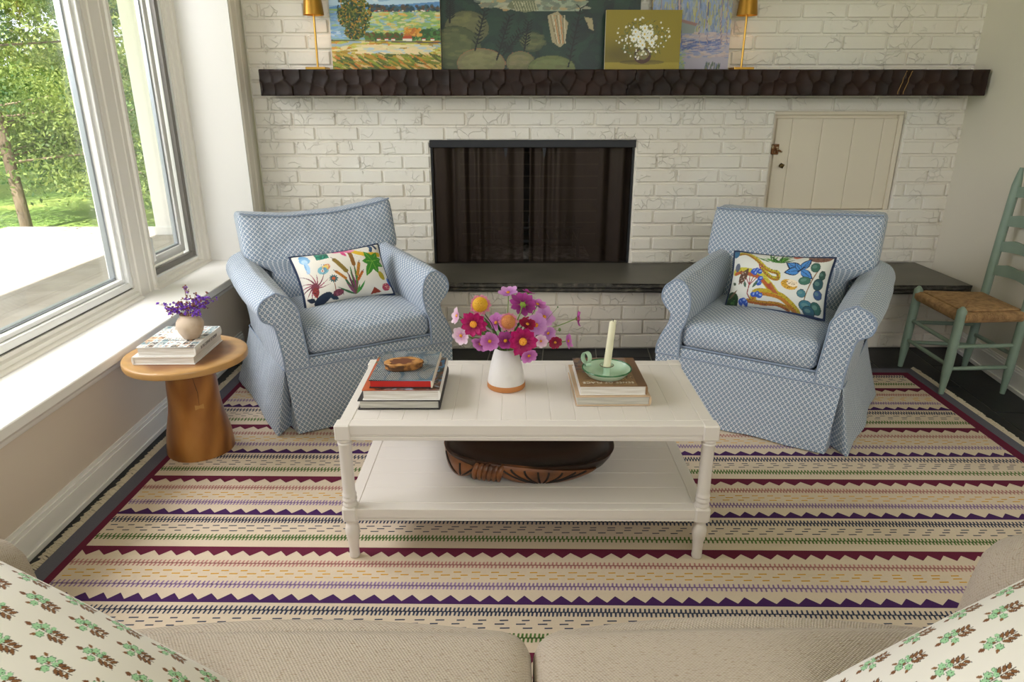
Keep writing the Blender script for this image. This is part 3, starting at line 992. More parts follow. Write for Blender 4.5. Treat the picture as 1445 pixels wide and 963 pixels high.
def cattail_print():
    P = Paint(230, 150, '#e9e4da'); a = .62
    P.leaf(.06, .93, .10, .085, -.1, '#6fa6d2', a); P.ell(.105, .86, .055, .045, '#86b6dc', 0, 1, a); P.ell(.10, .84, .03, .03, '#c4def0', 0, .8, a)
    P.line([(.10, .8), (.105, .7), (.09, .62)], .035, '#a8cdec', a); P.line([(.085, .78), (.08, .68)], .015, '#7fb0da', a)
    P.poly([(.22, .82), (.36, .84), (.37, .97), (.23, .98)], '#1f6b58'); P.dabs(40, .23, .36, .83, .97, ['#2f8f70', '#164c42', '#3aa283'], .010, .006, 0, 3, a)
    P.ell(.245, .60, .062, .050, '#7fb7c6', .3, 1, a); P.ell(.285, .65, .055, .035, '#d48a5c', .5, 1, a); P.ell(.27, .64, .045, .028, '#e0c96a', .5, 1, a); P.ell(.25, .60, .04, .032, '#6a9fb8', .4, 1, a); P.ell(.235, .59, .018, .018, '#e9e4da', 0, 1, a); P.ell(.235, .59, .010, .010, '#b5564e', 0, 1, a)
    P.dabs(20, .24, .33, .62, .72, ['#c2504a', '#f0e3c0', '#3f7f8f'], .006, .004, 1, 3, a)
    for i, an in enumerate(np.linspace(-.9, 3.6, 11)):
        P.leaf(.115, .33, .11 + .02 * (i % 3), .020, an, ['#8d3b52', '#a5566e', '#6e2f44'][i % 3], a, 1, 1.2)
    P.ell(.115, .32, .04, .05, '#7a3a4a', 0, 1, a); P.leaf(.11, .33, .13, .07, -1.5, '#8a3030', a); P.dabs(14, .09, .14, .15, .3, ['#b85048', '#5e2030'], .008, .005, 1, 3, a)
    for an in np.linspace(0, 6.1, 12): P.leaf(.325, .40, .055, .020, an, '#2f5f66', a)
    P.ell(.325, .40, .020, .02, '#c4603a', 0, 1, a); P.line([(.325, .36), (.32, .18)], .008, '#8a5a34', a)
    P.ell(.18, .09, .10, .05, '#1b2c44', .35, 1, a); P.leaf(.25, .12, .12, .05, -.5, '#24384f', a); P.leaf(.1, .08, .1, .05, 2.6, '#152238', a); P.ell(.35, .13, .06, .035, '#7d3d52', 0, 1, a); P.dabs(14, .3, .42, .09, .17, ['#9a5068', '#5c2c3e'], .01, .006, 1, 2, a)
    st = (.55, .05)
    for tip, w, c in (((.50, .60), .012, '#2f7a34'), ((.66, .70), .012, '#3f8a3c'), ((.40, .38), .014, '#2c6a44'), ((.70, .24), .012, '#3f9440'), ((.33, .18), .010, '#2f6a3f'), ((.58, .48), .010, '#8a3f6a'), ((.46, .46), .014, '#5b2f52'), ((.43, .25), .012, '#8a4a6e'), ((.62, .2), .012, '#57a048')):
        dx_, dy_ = tip[0] - st[0], (tip[1] - st[1]) * a
        P.leaf(st[0], st[1], math.hypot(dx_, dy_), w * 2.2, math.atan2(dy_, dx_), c, a, 1, .15 if dx_ > 0 else -.15)
    for (x0, y0), (x1, y1), w, c in (((.485, .51), (.405, .77), .052, '#8a7330'), ((.600, .62), (.615, .95), .048, '#8c5f26'), ((.455, .36), (.375, .52), .034, '#c07a2c'), ((.61, .40), (.665, .62), .036, '#c58730'), ((.60, .30), (.675, .44), .030, '#c46a24')):
        P.line([(st[0], st[1]), (x0, y0)], .007, '#7a5a48', a); P.line([(x0, y0), (x1, y1)], w, c, a)
        ex, ey = x1 + (x1 - x0) * .3, y1 + (y1 - y0) * .3
        P.line([(x1, y1), (ex, ey)], .008, '#5a3f48', a)
        for t in np.linspace(.1, .9, 7): P.ell(x0 + (x1 - x0) * t + P.rs.uniform(-.01, .01), y0 + (y1 - y0) * t, .005, .005, '#5a4520', 0, .7, a)
    P.line([(.63, .96), (.70, .86), (.80, .78), (.95, .76)], .06, '#e0b822', a); P.dabs(60, .63, .96, .72, .97, ['#a87818'], .004, .004, 0, 3, a, .5)
    P.line([(.45, .98), (.55, .97), (.62, .93)], .045, '#df6a9a', a); P.leaf(.52, .96, .10, .05, -1.2, '#d94a88', a); P.leaf(.6, .97, .09, .05, -.3, '#e58ab0', a)
    for an, L in ((2.0, .16), (.9, .14), (-.5, .15), (-1.4, .16), (-2.2, .22), (3.0, .13), (.2, .13)):
        P.leaf(.84, .63, L, .085, an, '#3a8a26', a); P.line([(.84, .63), (.84 + L * .8 * math.cos(an), .63 + L * .8 * math.sin(an) / a)], .006, '#8ac04a', a)
    P.ell(.90, .33, .034, .055, '#b5a428', .3, 1, a); P.ell(.92, .12, .055, .04, '#b0405a', .4, 1, a); P.dabs(18, .88, .97, .08, .17, ['#e8c0a0'], .005, .005, 0, 3, a); P.poly([(.72, .02), (.77, .13), (.85, .04)], '#9a3a26')
    P.leaf(.97, .3, .12, .05, -1.4, '#2b5fb0', a); P.line([(.87, 1.0), (.885, .93), (.865, .86)], .04, '#2b4f74', a); P.line([(.92, 1.0), (.945, .9)], .03, '#23395a', a)
    return P

def butterfly_print():
    P = Paint(230, 150, '#dfe0da'); a = .62
    def snake(pts, w, cs, seed=1):
        pts = [tuple(p) for p in catmull(pts, 8)]
        P.line(pts, w, cs[0], a); P.line([(x, y - w * .25 / a) for x, y in pts], w * .45, cs[1], a)
        for x, y in pts[::1]:
            for _ in range(3): P.ell(x + P.rs.uniform(-w, w) * .4, y + P.rs.uniform(-w, w) * .5 / a, .005, .003, cs[2], 0, .8, a)
    snake([(.06, .93), (.14, .96), (.22, .90), (.30, .80), (.38, .68), (.46, .62), (.52, .60), (.53, .50), (.47, .50), (.40, .58), (.35, .66)], .045, ['#c9b838', '#b0772c', '#5d5a1c'])
    snake([(.06, .58), (.14, .60), (.24, .57), (.34, .52), (.44, .38), (.52, .24)], .085, ['#c8c043', '#b35a30', '#6a5a22'])
    snake([(.30, .12), (.33, .22), (.45, .23), (.58, .20), (.68, .10), (.74, .01)], .075, ['#bda62f', '#c07a2a', '#565818'])
    snake([(.24, .08), (.4, .06), (.55, .07), (.66, .03)], .04, ['#b9872e', '#a85c26', '#5a4418'])
    P.poly([(.47, .42), (.56, .22), (.50, .24), (.43, .36)], '#a8423a', .8)
    for i in range(26): P.leaf(.46 + P.rs.uniform(-.05, .08), .80, P.rs.uniform(.10, .2), .016, 1.57 + P.rs.uniform(-1.45, 1.45), ['#3f7d2a', '#2c5f22', '#5c9a3a'][i % 3], a)
    P.leaf(.62, .97, .1, .06, .1, '#c4603c', a); P.ell(.88, .98, .11, .06, '#7d5648', .1, 1, a); P.dabs(20, .78, .97, .92, 1, ['#5d3c34', '#98705e'], .01, .006, 0, 3, a)
    for an, L, w in ((2.7, .16, .09), (3.45, .15, .08), (1.15, .15, .07), (-.55, .14, .07), (2.3, .1, .05)):
        P.leaf(.74, .70, L * 1.12, w * 1.25, an, '#1d2c46', a); P.leaf(.74, .70, L, w, an, '#4b8ad0', a); P.line([(.74, .70), (.74 + L * .8 * math.cos(an), .70 + L * .8 * math.sin(an) / a)], .006, '#1f3a66', a)
    P.line([(.715, .66), (.77, .76)], .014, '#26304a', a); P.line([(.77, .76), (.80, .83)], .004, '#303040', a); P.line([(.77, .76), (.82, .79)], .004, '#303040', a)
    P.ell(.655, .42, .085, .055, '#d9a83c', -.15, 1, a); P.ell(.685, .45, .06, .038, '#f0dfc4', -.15, 1, a); P.dabs(36, .58, .73, .35, .48, ['#6a4c1c', '#8f6a24'], .006, .004, 0, 3, a)
    P.line([(.80, .06), (.83, .3), (.87, .55), (.90, .72)], .010, '#8a6a48', a)
    for x, y, rx, ry, rt, c in ((.87, .78, .045, .055, .2, '#3f6a5c'), (.95, .66, .03, .05, 0, '#35564e'), (.80, .52, .06, .045, .3, '#447262'), (.93, .50, .045, .065, -.2, '#2f5660'), (.785, .30, .045, .042, .2, '#4a7e8c'), (.94, .33, .04, .05, 0, '#3d5a8c'), (.835, .12, .07, .055, 0, '#3f7486'), (.93, .12, .05, .06, .3, '#33605c'), (.86, .05, .06, .05, 0, '#2f5a6c')):
        P.ell(x, y, rx, ry, '#24403f', rt, 1, a); P.ell(x, y, rx * .9, ry * .9, c, rt, 1, a); P.ell(x - .01, y + .01, rx * .5, ry * .35, '#7fa69c', rt, .4, a)
    for x, y in ((.26, .60), (.30, .62), (.28, .57), (.33, .60), (.35, .47), (.345, .38), (.33, .40), (.30, .18), (.34, .19), (.37, .17), (.17, .06), (.22, .05), (.2, .08)):
        P.ell(x, y, .032, .026, '#2f56b8', P.rs.uniform(0, 3), 1, a); P.ell(x + .006, y + .008, .016, .010, '#9db8ea', P.rs.uniform(0, 3), .8, a)
    for an in (1.2, 1.7, 2.2, .8): P.line([(.24, .34), (.24 + .10 * math.cos(an), .34 + .12 * math.sin(an) / a)], .010, '#a3505a', a)
    P.line([(.24, .36), (.23, .2), (.27, .1)], .012, '#8f4040', a); P.line([(.31, .74), (.33, .66)], .012, '#a04050', a); P.line([(.35, .74), (.33, .66)], .010, '#a04050', a)
    P.leaf(.12, .36, .2, .085, 1.15, '#5f4438', a); P.dabs(34, .11, .18, .36, .6, ['#d8c8b0', '#8f4a3a', '#2c2420'], .010, .004, 1, 2, a)
    P.ell(.05, .08, .09, .09, '#26442a', 0, 1, a); P.dabs(20, .0, .1, .0, .15, ['#44703a', '#172c1c'], .012, .008, 0, 3, a); P.leaf(.03, .1, .13, .03, .9, '#6a5a48', a); P.leaf(.08, .34, .05, .03, 2.4, '#4a5a48', a)
    P.ell(.03, .95, .04, .06, '#35688c', 0, 1, a); P.ell(.07, .66, .03, .05, '#5d6678', 0, 1, a)
    P.leaf(.20, .3, .08, .03, 1.9, '#4a6a5a', a); P.leaf(.28, .3, .1, .03, 1.0, '#4a6a5a', a)
    return P

M_print = vcol_mat('printed_linen', .85, .1, (300, .15, .001))
M_navy = mat('navy_cord', '#22304e', rough=.8)
def lumbar(label, chair, corners2, y0, y1, paint, group='printed lumbar cushions'):
    (ox, oy), rot = chair
    mt = Matrix.Translation((ox, oy, 0)) @ Matrix.Rotation(R(rot), 4, 'Z')
    (tl, tr, br_, bl_) = corners2
    C4 = [Vector((tl[0], y1, tl[1])), Vector((tr[0], y1, tr[1])), Vector((br_[0], y0, br_[1])), Vector((bl_[0], y0, bl_[1]))]
    W = [mt @ c for c in C4]
    base = (W[2] + W[3]) / 2
    W = [c - base for c in W]
    nrm = (W[1] - W[3]).cross(W[0] - W[2])
    if nrm.y > 0: nrm = -nrm
    t = thing('lumbar_cushion', label, 'cushion', base, 0, group)
    V, F, UV, rim = pillow_mesh(W, .19, nrm, 230, 150, .010)
    mb = MB(); mb.add(V, F)
    o = mb.build('cushion_cover', M_print, t, smooth=180)
    set_cols(o, paint.sample(UV))
    mb = MB(); mb.tube(rim, .0080, n=7, closed=True); mb.build('piping', M_navy, t)['label'] = 'navy cord piping'
    return t
lumbar('white lumbar cushion printed with cattails, a shell and green leaves on the window-side armchair', LCH, ((-.22, .678), (.187, .697), (.208, .484), (-.20, .466)), .28, .40, cattail_print())
lumbar('white lumbar cushion printed with a blue butterfly, an egg and yellow snakes', RCH, ((-.180, .699), (.231, .717), (.238, .486), (-.164, .480)), .28, .40, butterfly_print())
# ================================================================== flat-woven rug
def wool(name, col, dark=.82):
    c = hx(col)
    m = mat(name, col, rough=.95, spec=.1, var=(tuple(v * dark for v in c), 220.0, 2.0, .3, .8), bump=(260, .35, .001), stretch=(1, 2.6, 1))
    return m
RUGC = [wool('rug_cream', '#d6c5b0', .93), wool('rug_grey', '#6a6974'), wool('rug_burgundy', '#6b2a40'), wool('rug_pink', '#bd8580'), wool('rug_yellow', '#dba53a'),
        wool('rug_lavender', '#9a80aa'), wool('rug_purple', '#4a2c5c'), wool('rug_navy', '#454b60'), wool('rug_green', '#5b7a42')]
CRM, GRY, BUR, PNK, YEL, LAV, PUR, NAV, GRN = range(9)
rug = thing('rug', 'large flat-woven cream rug with burgundy and purple zigzag stripes and a fringe', 'rug', (0, 1.835, 0), R(-1.2))
UL, UR, V0, V1 = -1.430, 2.118, -1.20, 1.575
T = .007
rb = MB()
bu0, bu1 = UL + .056, UR - .050
cu0, cu1 = bu0 + .027, bu1 - .046
bv1 = V1 - .062; cv1 = bv1 - .040
rb.box((UL, V0, 0.0005), (UR, V1, T), .002, GRY)
rb.box((bu0, V0 + .06, 0.001), (bu1, bv1, T + .0006), .0004, BUR)
rb.box((cu0, V0 + .1, 0.0015), (cu1, cv1, T + .0012), .0004, CRM)
ZB = T + .0016
def flat(pts, mi):
    rb.poly([(p[0], p[1], ZB) for p in pts], mi)
def strip(v, w, mi):
    flat([(cu0, v - w / 2), (cu1, v - w / 2), (cu1, v + w / 2), (cu0, v + w / 2)], mi)
rr = random.Random(3)
def wob(u, v): return .0022 * noise.noise(Vector((u * 1.7, v * 3, 5)))
def ticks(v, h, mi, sp=.0128):
    n = int((cu1 - cu0) / .12)
    for i in range(n):
        a, b = cu0 + (cu1 - cu0) * i / n, cu0 + (cu1 - cu0) * (i + 1) / n
        wa, wb = wob(a, v), wob(b, v)
        flat([(a, v - .0020 + wa), (b, v - .0020 + wb), (b, v + .0020 + wb), (a, v + .0020 + wa)], mi)
    u = cu0 + .004
    while u < cu1 - .006:
        w = wob(u, v)
        for s, off in ((1, 0), (-1, sp * .42)):
            x = u + off + rr.uniform(-.0007, .0007)
            sl = .0022
            e = h * rr.uniform(.92, 1.05)
            flat([(x - .0031, v + w), (x + .0031, v + w), (x + .0028 + sl * s, v + s * e + w), (x - .0024 + sl * s, v + s * e + w)][::s], mi)
        u += sp * rr.uniform(.93, 1.07) * (1 + .12 * math.sin(u * 3 + v * 5))
def dashes(v, mi, ph):
    u = cu0 + .015 + ph
    while u < cu1 - .03:
        w = wob(u, v)
        L = .024 * rr.uniform(.85, 1.15)
        flat([(u, v - .0023 + w), (u + L, v - .0023 + w + .0008), (u + L, v + .0023 + w + .0008), (u, v + .0023 + w)], mi)
        u += .058 * rr.uniform(.93, 1.07)
def zig(vbase, vroot, vtip, mi):
    """solid band with stepped triangular teeth"""
    lo, hi = min(vbase, vroot), max(vbase, vroot)
    n = int((cu1 - cu0) / .12)
    for i in range(n):
        a, b = cu0 + (cu1 - cu0) * i / n, cu0 + (cu1 - cu0) * (i + 1) / n
        flat([(a, lo), (b, lo), (b, hi), (a, hi)], mi)
    u = cu0
    d = vtip - vroot
    while u < cu1 - .03:
        p = min(.0555 * rr.uniform(.9, 1.1) * (1 + .07 * math.sin(u * 4 + vbase * 9)), cu1 - u)
        N = 6
        pts = [(u, vroot)]
        for i in range(N):
            x = u + p * .5 * (i + 1) / N
            pts += [(u + p * .5 * (i + .5) / N, vroot + d * (i + .35) / N), (x, vroot + d * (i + .8) / N)]
        for i in range(N - 1, -1, -1):
            pts += [(u + p * (1 - .5 * (i + .6) / N), vroot + d * (i + .6) / N)]
        pts.append((u + p, vroot))
        flat(pts if d < 0 else pts[::-1], mi)
        u += p
PER = .434
for k in range(-2, 5):
    o = .002 + k * PER
    def inside(v): return V0 + .12 < v < cv1 - .012
    for v, kind in ((o, 'b'), (o - .082, 'p'), (o - .117, 'y'), (o - .131, 'y2'), (o - .146, 'y'), (o - .179, 'l'), (o - .255, 'u'), (o - .286, 'n'), (o - .319, 'd'), (o - .333, 'd2'), (o - .348, 'd'), (o - .383, 'g')):
        if not inside(v): continue
        if kind == 'b': zig(o, o - .021, o - .047, BUR)
        elif kind == 'p': ticks(v, .0152, PNK)
        elif kind == 'l': ticks(v, .0158, LAV)
        elif kind == 'n': ticks(v, .0168, NAV)
        elif kind == 'g': ticks(v, .0162, GRN)
        elif kind == 'u': zig(o - .256, o - .245, o - .218, PUR)
        elif kind[0] == 'y': dashes(v, YEL, .029 if kind == 'y2' else 0)
        elif kind[0] == 'd': dashes(v, NAV, .029 if kind == 'd2' else 0)
rb.build('rug_weave', RUGC, rug, smooth=0)
M_fringe = mat('cream_wool_fringe', '#cbbfa9', rough=.95)
for side in (-1, 1):
    fr = MB()
    v = V0
    while v < V1:
        for q in range(2):
            L = rr.uniform(.020, .038); a = rr.uniform(-.55, .55)
            x0 = UL + .001 if side < 0 else UR - .001
            p1 = (x0 + side * L * .5, v + math.sin(a) * L * .4, T + rr.uniform(.0, .006))
            p2 = (x0 + side * L, v + math.sin(a) * L + rr.uniform(-.01, .01), .003)
            fr.tube([(x0, v, T * .6), p1, p2], [.0026, .0030, .0020], n=5)
        v += rr.uniform(.005, .009)
    fr.build('fringe', M_fringe, rug)

# ================================================================== white coffee table
M_table = mat('white_painted_wood', '#dfd8d1', rough=.36)
TX, TY, TA = .063, 2.043, -.8
tb = thing('coffee_table', 'white painted two-tier plank coffee table with turned legs standing on the rug', 'table', (TX, TY, 0), R(TA))
HW, HD, TT = .557, .268, .470
RUGZ = T + .0018
def plank_top(z0, z1, x0, x1, y0, y1, bw, n, along):
    m = MB()
    # frame boards round the edge and grooved planks inside
    m.box((x0, y0, z0), (x1, y0 + bw, z1), .003); m.box((x0, y1 - bw, z0), (x1, y1, z1), .003)
    m.box((x0, y0 + bw, z0), (x0 + bw, y1 - bw, z1), .003); m.box((x1 - bw, y0 + bw, z0), (x1, y1 - bw, z1), .003)
    for i in range(n):
        if along == 'y':
            a = x0 + bw + (x1 - x0 - 2 * bw) * i / n; b = x0 + bw + (x1 - x0 - 2 * bw) * (i + 1) / n
            m.box((a, y0 + bw, z0 + .004), (b, y1 - bw, z1 - .0003), .0012)
        else:
            a = y0 + bw + (y1 - y0 - 2 * bw) * i / n; b = y0 + bw + (y1 - y0 - 2 * bw) * (i + 1) / n
            m.box((x0 + bw, a, z0 + .004), (x1 - bw, b, z1 - .0003), .0012)
    return m
m = plank_top(TT - .022, TT, -HW + .012, HW - .012, -HD + .010, HD - .010, .034, 14, 'y')
m.build('tabletop', M_table, tb, smooth=0)
m = MB()
def apron(z1, z0, fx_, fy_):
    for s in (-1, 1):
        for (a, b, c_, d, e) in ((z1 + .0015, z1 - .029, 0, 0, 0), (z1 - .0285, z1 - .0365, .003, 0, 0), (z1 - .036, z0, .001, 0, 0)):
            m.box((-fx_ + .02, s * (fy_ - c_) - (.018 if s > 0 else 0), b), (fx_ - .02, s * (fy_ - c_) + (.018 if s < 0 else 0), a), .0015)
            m.box((s * (fx_ - c_) - (.018 if s > 0 else 0), -fy_ + .02, b), (s * (fx_ - c_) + (.018 if s < 0 else 0), fy_ - .02, a), .0015)
apron(TT - .002, TT - .050, HW - .008, HD - .006)
m.build('apron', M_table, tb, smooth=0)
SZ = .189
m = plank_top(SZ - .020, SZ, -HW + .012, HW - .012, -HD + .010, HD - .010, .034, 5, 'x')
sh = m.build('shelf', M_table, tb, smooth=0)
m = MB(); apron(SZ - .002, SZ - .042, HW - .008, HD - .006); m.build('shelf_edge', M_table, sh, smooth=0)
for sx in (-1, 1):
    for sy in (-1, 1):
        m = MB()
        cx, cy = sx * (HW - .023), sy * (HD - .023)
        q = .023
        m.box((cx - q, cy - q, TT - .048), (cx + q, cy + q, TT + .001), .0035)
        m.lathe([(0, TT - .047), (.0215, TT - .048), (.0225, TT - .052), (.0215, TT - .056), (.0195, TT - .058), (.0195, TT - .060), (.0215, TT - .063), (.0205, TT - .068), (.0188, TT - .072), (.0188, SZ + .055), (.0193, SZ + .048), (.0215, SZ + .044), (.0215, SZ + .040), (.0188, SZ + .037), (.0188, SZ + .034), (.0220, SZ + .029), (.0220, SZ + .025), (.0192, SZ + .021), (.0192, SZ + .017), (.0222, SZ + .012), (.0222, SZ + .008), (.02, SZ + .004), (0, SZ + .003)], n=20, c=(cx, cy, 0))
        m.box((cx - q, cy - q, SZ - .046), (cx + q, cy + q, SZ + .006), .006)
        m.lathe([(0, SZ - .044), (.0195, SZ - .046), (.0195, SZ - .050), (.0165, SZ - .054), (.0165, SZ - .058), (.0195, SZ - .066), (.0222, SZ - .080), (.0215, SZ - .095), (.0165, SZ - .125), (.0150, SZ - .150), (.0155, SZ - .165), (.0165, SZ - .172), (.0155, RUGZ + .002), (.013, RUGZ), (0, RUGZ)], n=20, c=(cx, cy, 0))
        m.build('leg', M_table, tb, smooth=35)
TM = Matrix.Translation((TX, TY, 0)) @ Matrix.Rotation(R(TA), 4, 'Z')

# ================================================================== books
M_pages = mat('book_pages', '#e6e2dd', rough=.8, var=('#cfc8be', 8, 2, .4, .6), stretch=(1, 1, 60))
M_pagesg = mat('grey_book_pages', '#c9c5bb', rough=.8, var=('#aeaaa0', 8, 2, .4, .6), stretch=(1, 1, 60))
def book(label, corner, w, d, h, rz, cover, spine='right', pages=None, over=.003, bt=.0028, group=None, spine_mat=None, top_paint=None, under=None, cover_label=None):
    """book lying flat; corner = near left bottom corner in the world, spine at left/right/far"""
    pages = pages or M_pages
    t = thing('book', label, 'book', corner, R(rz), group)
    y0, y1, x0, x1 = 0, d, 0, w
    m = MB()
    m.box((x0, y0, 0), (x1, y1, bt), .0006)
    if top_paint is None: m.box((x0, y0, h - bt), (x1, y1, h), .0006)
    sm = MB()
    tgt = sm if spine_mat else m
    def spine_curve(s):
        return [(s(.0), bt * .2), (s(-.0025), h * .25), (s(-.003), h * .5), (s(-.0025), h * .75), (s(.0), h - bt * .2), (s(.004), h - bt * .2), (s(.004), bt * .2)]
    if spine == 'right': tgt.prism([(x1 - q, z) for q, z in spine_curve(lambda v: v)], y0, y1, 'y')
    elif spine == 'left': tgt.prism([(x0 + q, z) for q, z in spine_curve(lambda v: v)], y0, y1, 'y')
    elif spine == 'far': tgt.prism([(y1 - q, z) for q, z in spine_curve(lambda v: v)], x0, x1, 'x')
    m.build('cover', cover if under is None else under, t, smooth=0)
    if spine_mat: sm.build('spine', spine_mat, t, smooth=0)
    px0, px1, py0, py1 = x0 + over, x1 - over, y0 + over, y1 - over
    if spine == 'right': px1 = x1 - .004
    if spine == 'left': px0 = x0 + .004
    if spine == 'far': py1 = y1 - .004
    p = MB(); p.box((px0, py0, bt), (px1, py1, h - bt)); p.build('pages', pages, t, smooth=0)
    if top_paint is not None:
        P, mt_ = top_paint
        g = MB()
        nx, ny = P.w, P.h
        V = [(x0 + (x1 - x0) * i / nx, y0 + (y1 - y0) * j / ny, h) for j in range(ny + 1) for i in range(nx + 1)]
        F = [(j * (nx + 1) + i, j * (nx + 1) + i + 1, (j + 1) * (nx + 1) + i + 1, (j + 1) * (nx + 1) + i) for j in range(ny) for i in range(nx)]
        g.add(V, F)
        uv = [(i / nx, j / ny) for j in range(ny + 1) for i in range(nx + 1)]
        e = [(x0, y0), (x1, y0), (x1, y1), (x0, y1)]
        b0 = len(g.V)
        g.add([(x, y, h - bt) for x, y in e] + [(x, y, h) for x, y in e], [(0, 1, 5, 4), (1, 2, 6, 5), (2, 3, 7, 6), (3, 0, 4, 7), (3, 2, 1, 0)])
        uv += [(.02 if x == x0 else .98, .02 if y == y0 else .98) for x, y in e] * 2
        o = g.build('front_cover', mt_, t, smooth=0)
        set_cols(o, P.sample(np.array(uv)))
    return t
M_cover_v = vcol_mat('printed_book_cover', .35)
M_black = mat('black_book_cloth', '#2a2628', rough=.6)
M_red = mat('red_page_edge', '#c6261f', rough=.6)
M_jacket = mat('white_book_jacket', '#e9e6e2', rough=.4)
M_kraft = mat('tan_book_cloth', '#c8ad90', rough=.7)
M_brownj = mat('brown_book_jacket', '#8b6a4a', rough=.4)
M_pinkj = mat('salmon_book_jacket', '#c99a80', rough=.5)

# left stack on the coffee table
book('black clothbound book at the bottom of the left stack on the coffee table', (-.448, 1.892, TT + .001), .248, .285, .030, -.5, M_black, 'right', M_pagesg, over=.006)
P = Paint(110, 130, '#7c4a34'); P.rs = np.random.RandomState(2)
P.poly([(0, 0), (.25, 0), (.2, .6), (.1, 1), (0, 1)], '#b5562e'); P.dabs(120, .2, 1, 0, .25, ['#4a3a34', '#8a7a78', '#a9b4c8', '#2c2422'], .05, .012, 0, .5)
P.dabs(120, .75, 1, .2, 1, ['#2c3a30', '#4f86b8', '#39302c', '#7fb0d8', '#5a5148'], .05, .02, 1.2, .5); P.dabs(30, .0, .2, .8, 1, ['#4a6a3a', '#6a5a3a'], .05, .02, 0, 3)
book('picture book in an orange and dark landscape jacket, between two others in its stack', (-.432, 1.893, TT + .031), .232, .278, .034, -.2, M_jacket, 'right', M_pages, top_paint=(P, M_cover_v), under=M_jacket)
P = Paint(190, 230, '#1c2026'); P.rs = np.random.RandomState(9)
for i in range(30):
    for j in range(40):
        x, y = (i + .5 * (j % 2)) / 29, j / 39
        n1 = noise.noise(Vector((x * 5, y * 6, 1))); n2 = noise.noise(Vector((x * 4, y * 4, 9)))
        P.ell(x + n1 * .01, y, .0135 + .004 * n1, .0062, ['#dfe8ee', '#8ab0cc', '#eef0ea'][0 if n2 < 0 else (1 if n2 < .18 else 2)], 1.2 + 3 * n1, .95, 1.25)
book('speckled black and blue hardback with red page edges on top of the left coffee-table stack', (-.412, 1.906, TT + .066), .190, .248, .026, -1.0, M_black, 'right', M_red, top_paint=(P, M_cover_v), under=M_black, spine_mat=mat('cream_spine', '#e2d6c4', rough=.5))
# natural-edge slice of wood
M_heart = mat('olive_heartwood', '#6b3a1f', rough=.5)
M_sap = mat('pale_sapwood', '#c08a4c', rough=.5, var=('#8a5a2c', 30, 3, .45, .65))
M_barkw = mat('dark_bark_edge', '#5a3a20', rough=.8, var=('#a8713a', 40, 3, .5, .65))
ws = thing('wood_slice', 'live-edge oval slice of brown wood lying on the speckled book', 'ornament', (-.322, 2.004, TT + .0925), R(8))
m = MB()
def slice_ring(s, z, sd=0):
    out = []
    for i in range(64):
        a = 2 * math.pi * i / 64
        rr_ = 1 + .12 * noise.noise(Vector((math.cos(a) * 1.5, math.sin(a) * 1.5, 4))) + .04 * noise.noise(Vector((math.cos(a) * 6, math.sin(a) * 6, 8 + sd)))
        out.append((math.cos(a) * .060 * s * rr_, math.sin(a) * .040 * s * rr_, z))
    return out
rows = [slice_ring(.86, 0), slice_ring(.95, .003, 1), slice_ring(.93, .011, 2), slice_ring(1.0, .015, 3), slice_ring(.985, .021), slice_ring(.95, .0225), slice_ring(.80, .0225), slice_ring(.72, .0225)]
m.grid(rows[:5], closeu=True, uv=False, mi=2); m.grid(rows[4:], closeu=True, uv=False, mi=1)
hc = []
for i in range(64):
    a = 2 * math.pi * i / 64
    q = .62 + .30 * noise.noise(Vector((math.cos(a) * 2.2, math.sin(a) * 2.2, 2)))
    hc.append((math.cos(a) * .060 * q - .004, math.sin(a) * .040 * q, .0225))
m.grid([rows[-1], hc], closeu=True, uv=False, mi=1); m.poly(hc, 0); m.poly(rows[0][::-1], 2)
m.build('slice', [M_heart, M_sap, M_barkw], ws, smooth=50)

# right stack
book('plain tan clothbound book under the brown book on the right of the coffee table', (.214, 1.911, TT + .001), .228, .268, .031, .3, M_kraft, 'right', M_pagesg, over=.004, spine_mat=M_kraft)
P = Paint(130, 150, '#93714f'); P.rs = np.random.RandomState(4)
P.poly([(0, .55), (.85, .55), (.85, 1), (0, 1)], '#8a7468'); P.dabs(150, 0, .84, .02, .98, ['#a07c54', '#7a5a3e', '#b08a5c', '#8a6a50', '#6c5040'], .07, .012, .1, .5, 1.2, .6)
P.dabs(40, 0, .3, .5, 1, ['#5a4a4c', '#7c4a34', '#6a5a60'], .05, .03, .5, 1); P.dabs(24, .5, .84, .2, .5, ['#c2a07a', '#5f4632'], .04, .01, 1.5, .3)
P.poly([(.86, 0), (1, 0), (1, 1), (.86, 1)], '#6b4c30')
sp = book('brown landscape-jacket book lying upside down under the green candle holder', (.226, 1.921, TT + .0325), .205, .240, .031, .3, M_brownj, 'right', M_pages, top_paint=(P, M_cover_v), under=M_jacket, spine_mat=M_brownj)
M_letter_w = mat('pale_lettering', '#e8dfce', rough=.5)
text_mesh('title_lettering', 'SENSE OF PLACE', .021, M_letter_w, sp, Matrix.Translation((.090, .026, .0313)) @ Matrix.Rotation(R(180), 4, 'Z') @ Matrix.Diagonal((.92, .85, 1, 1)), .0002, 1.12)

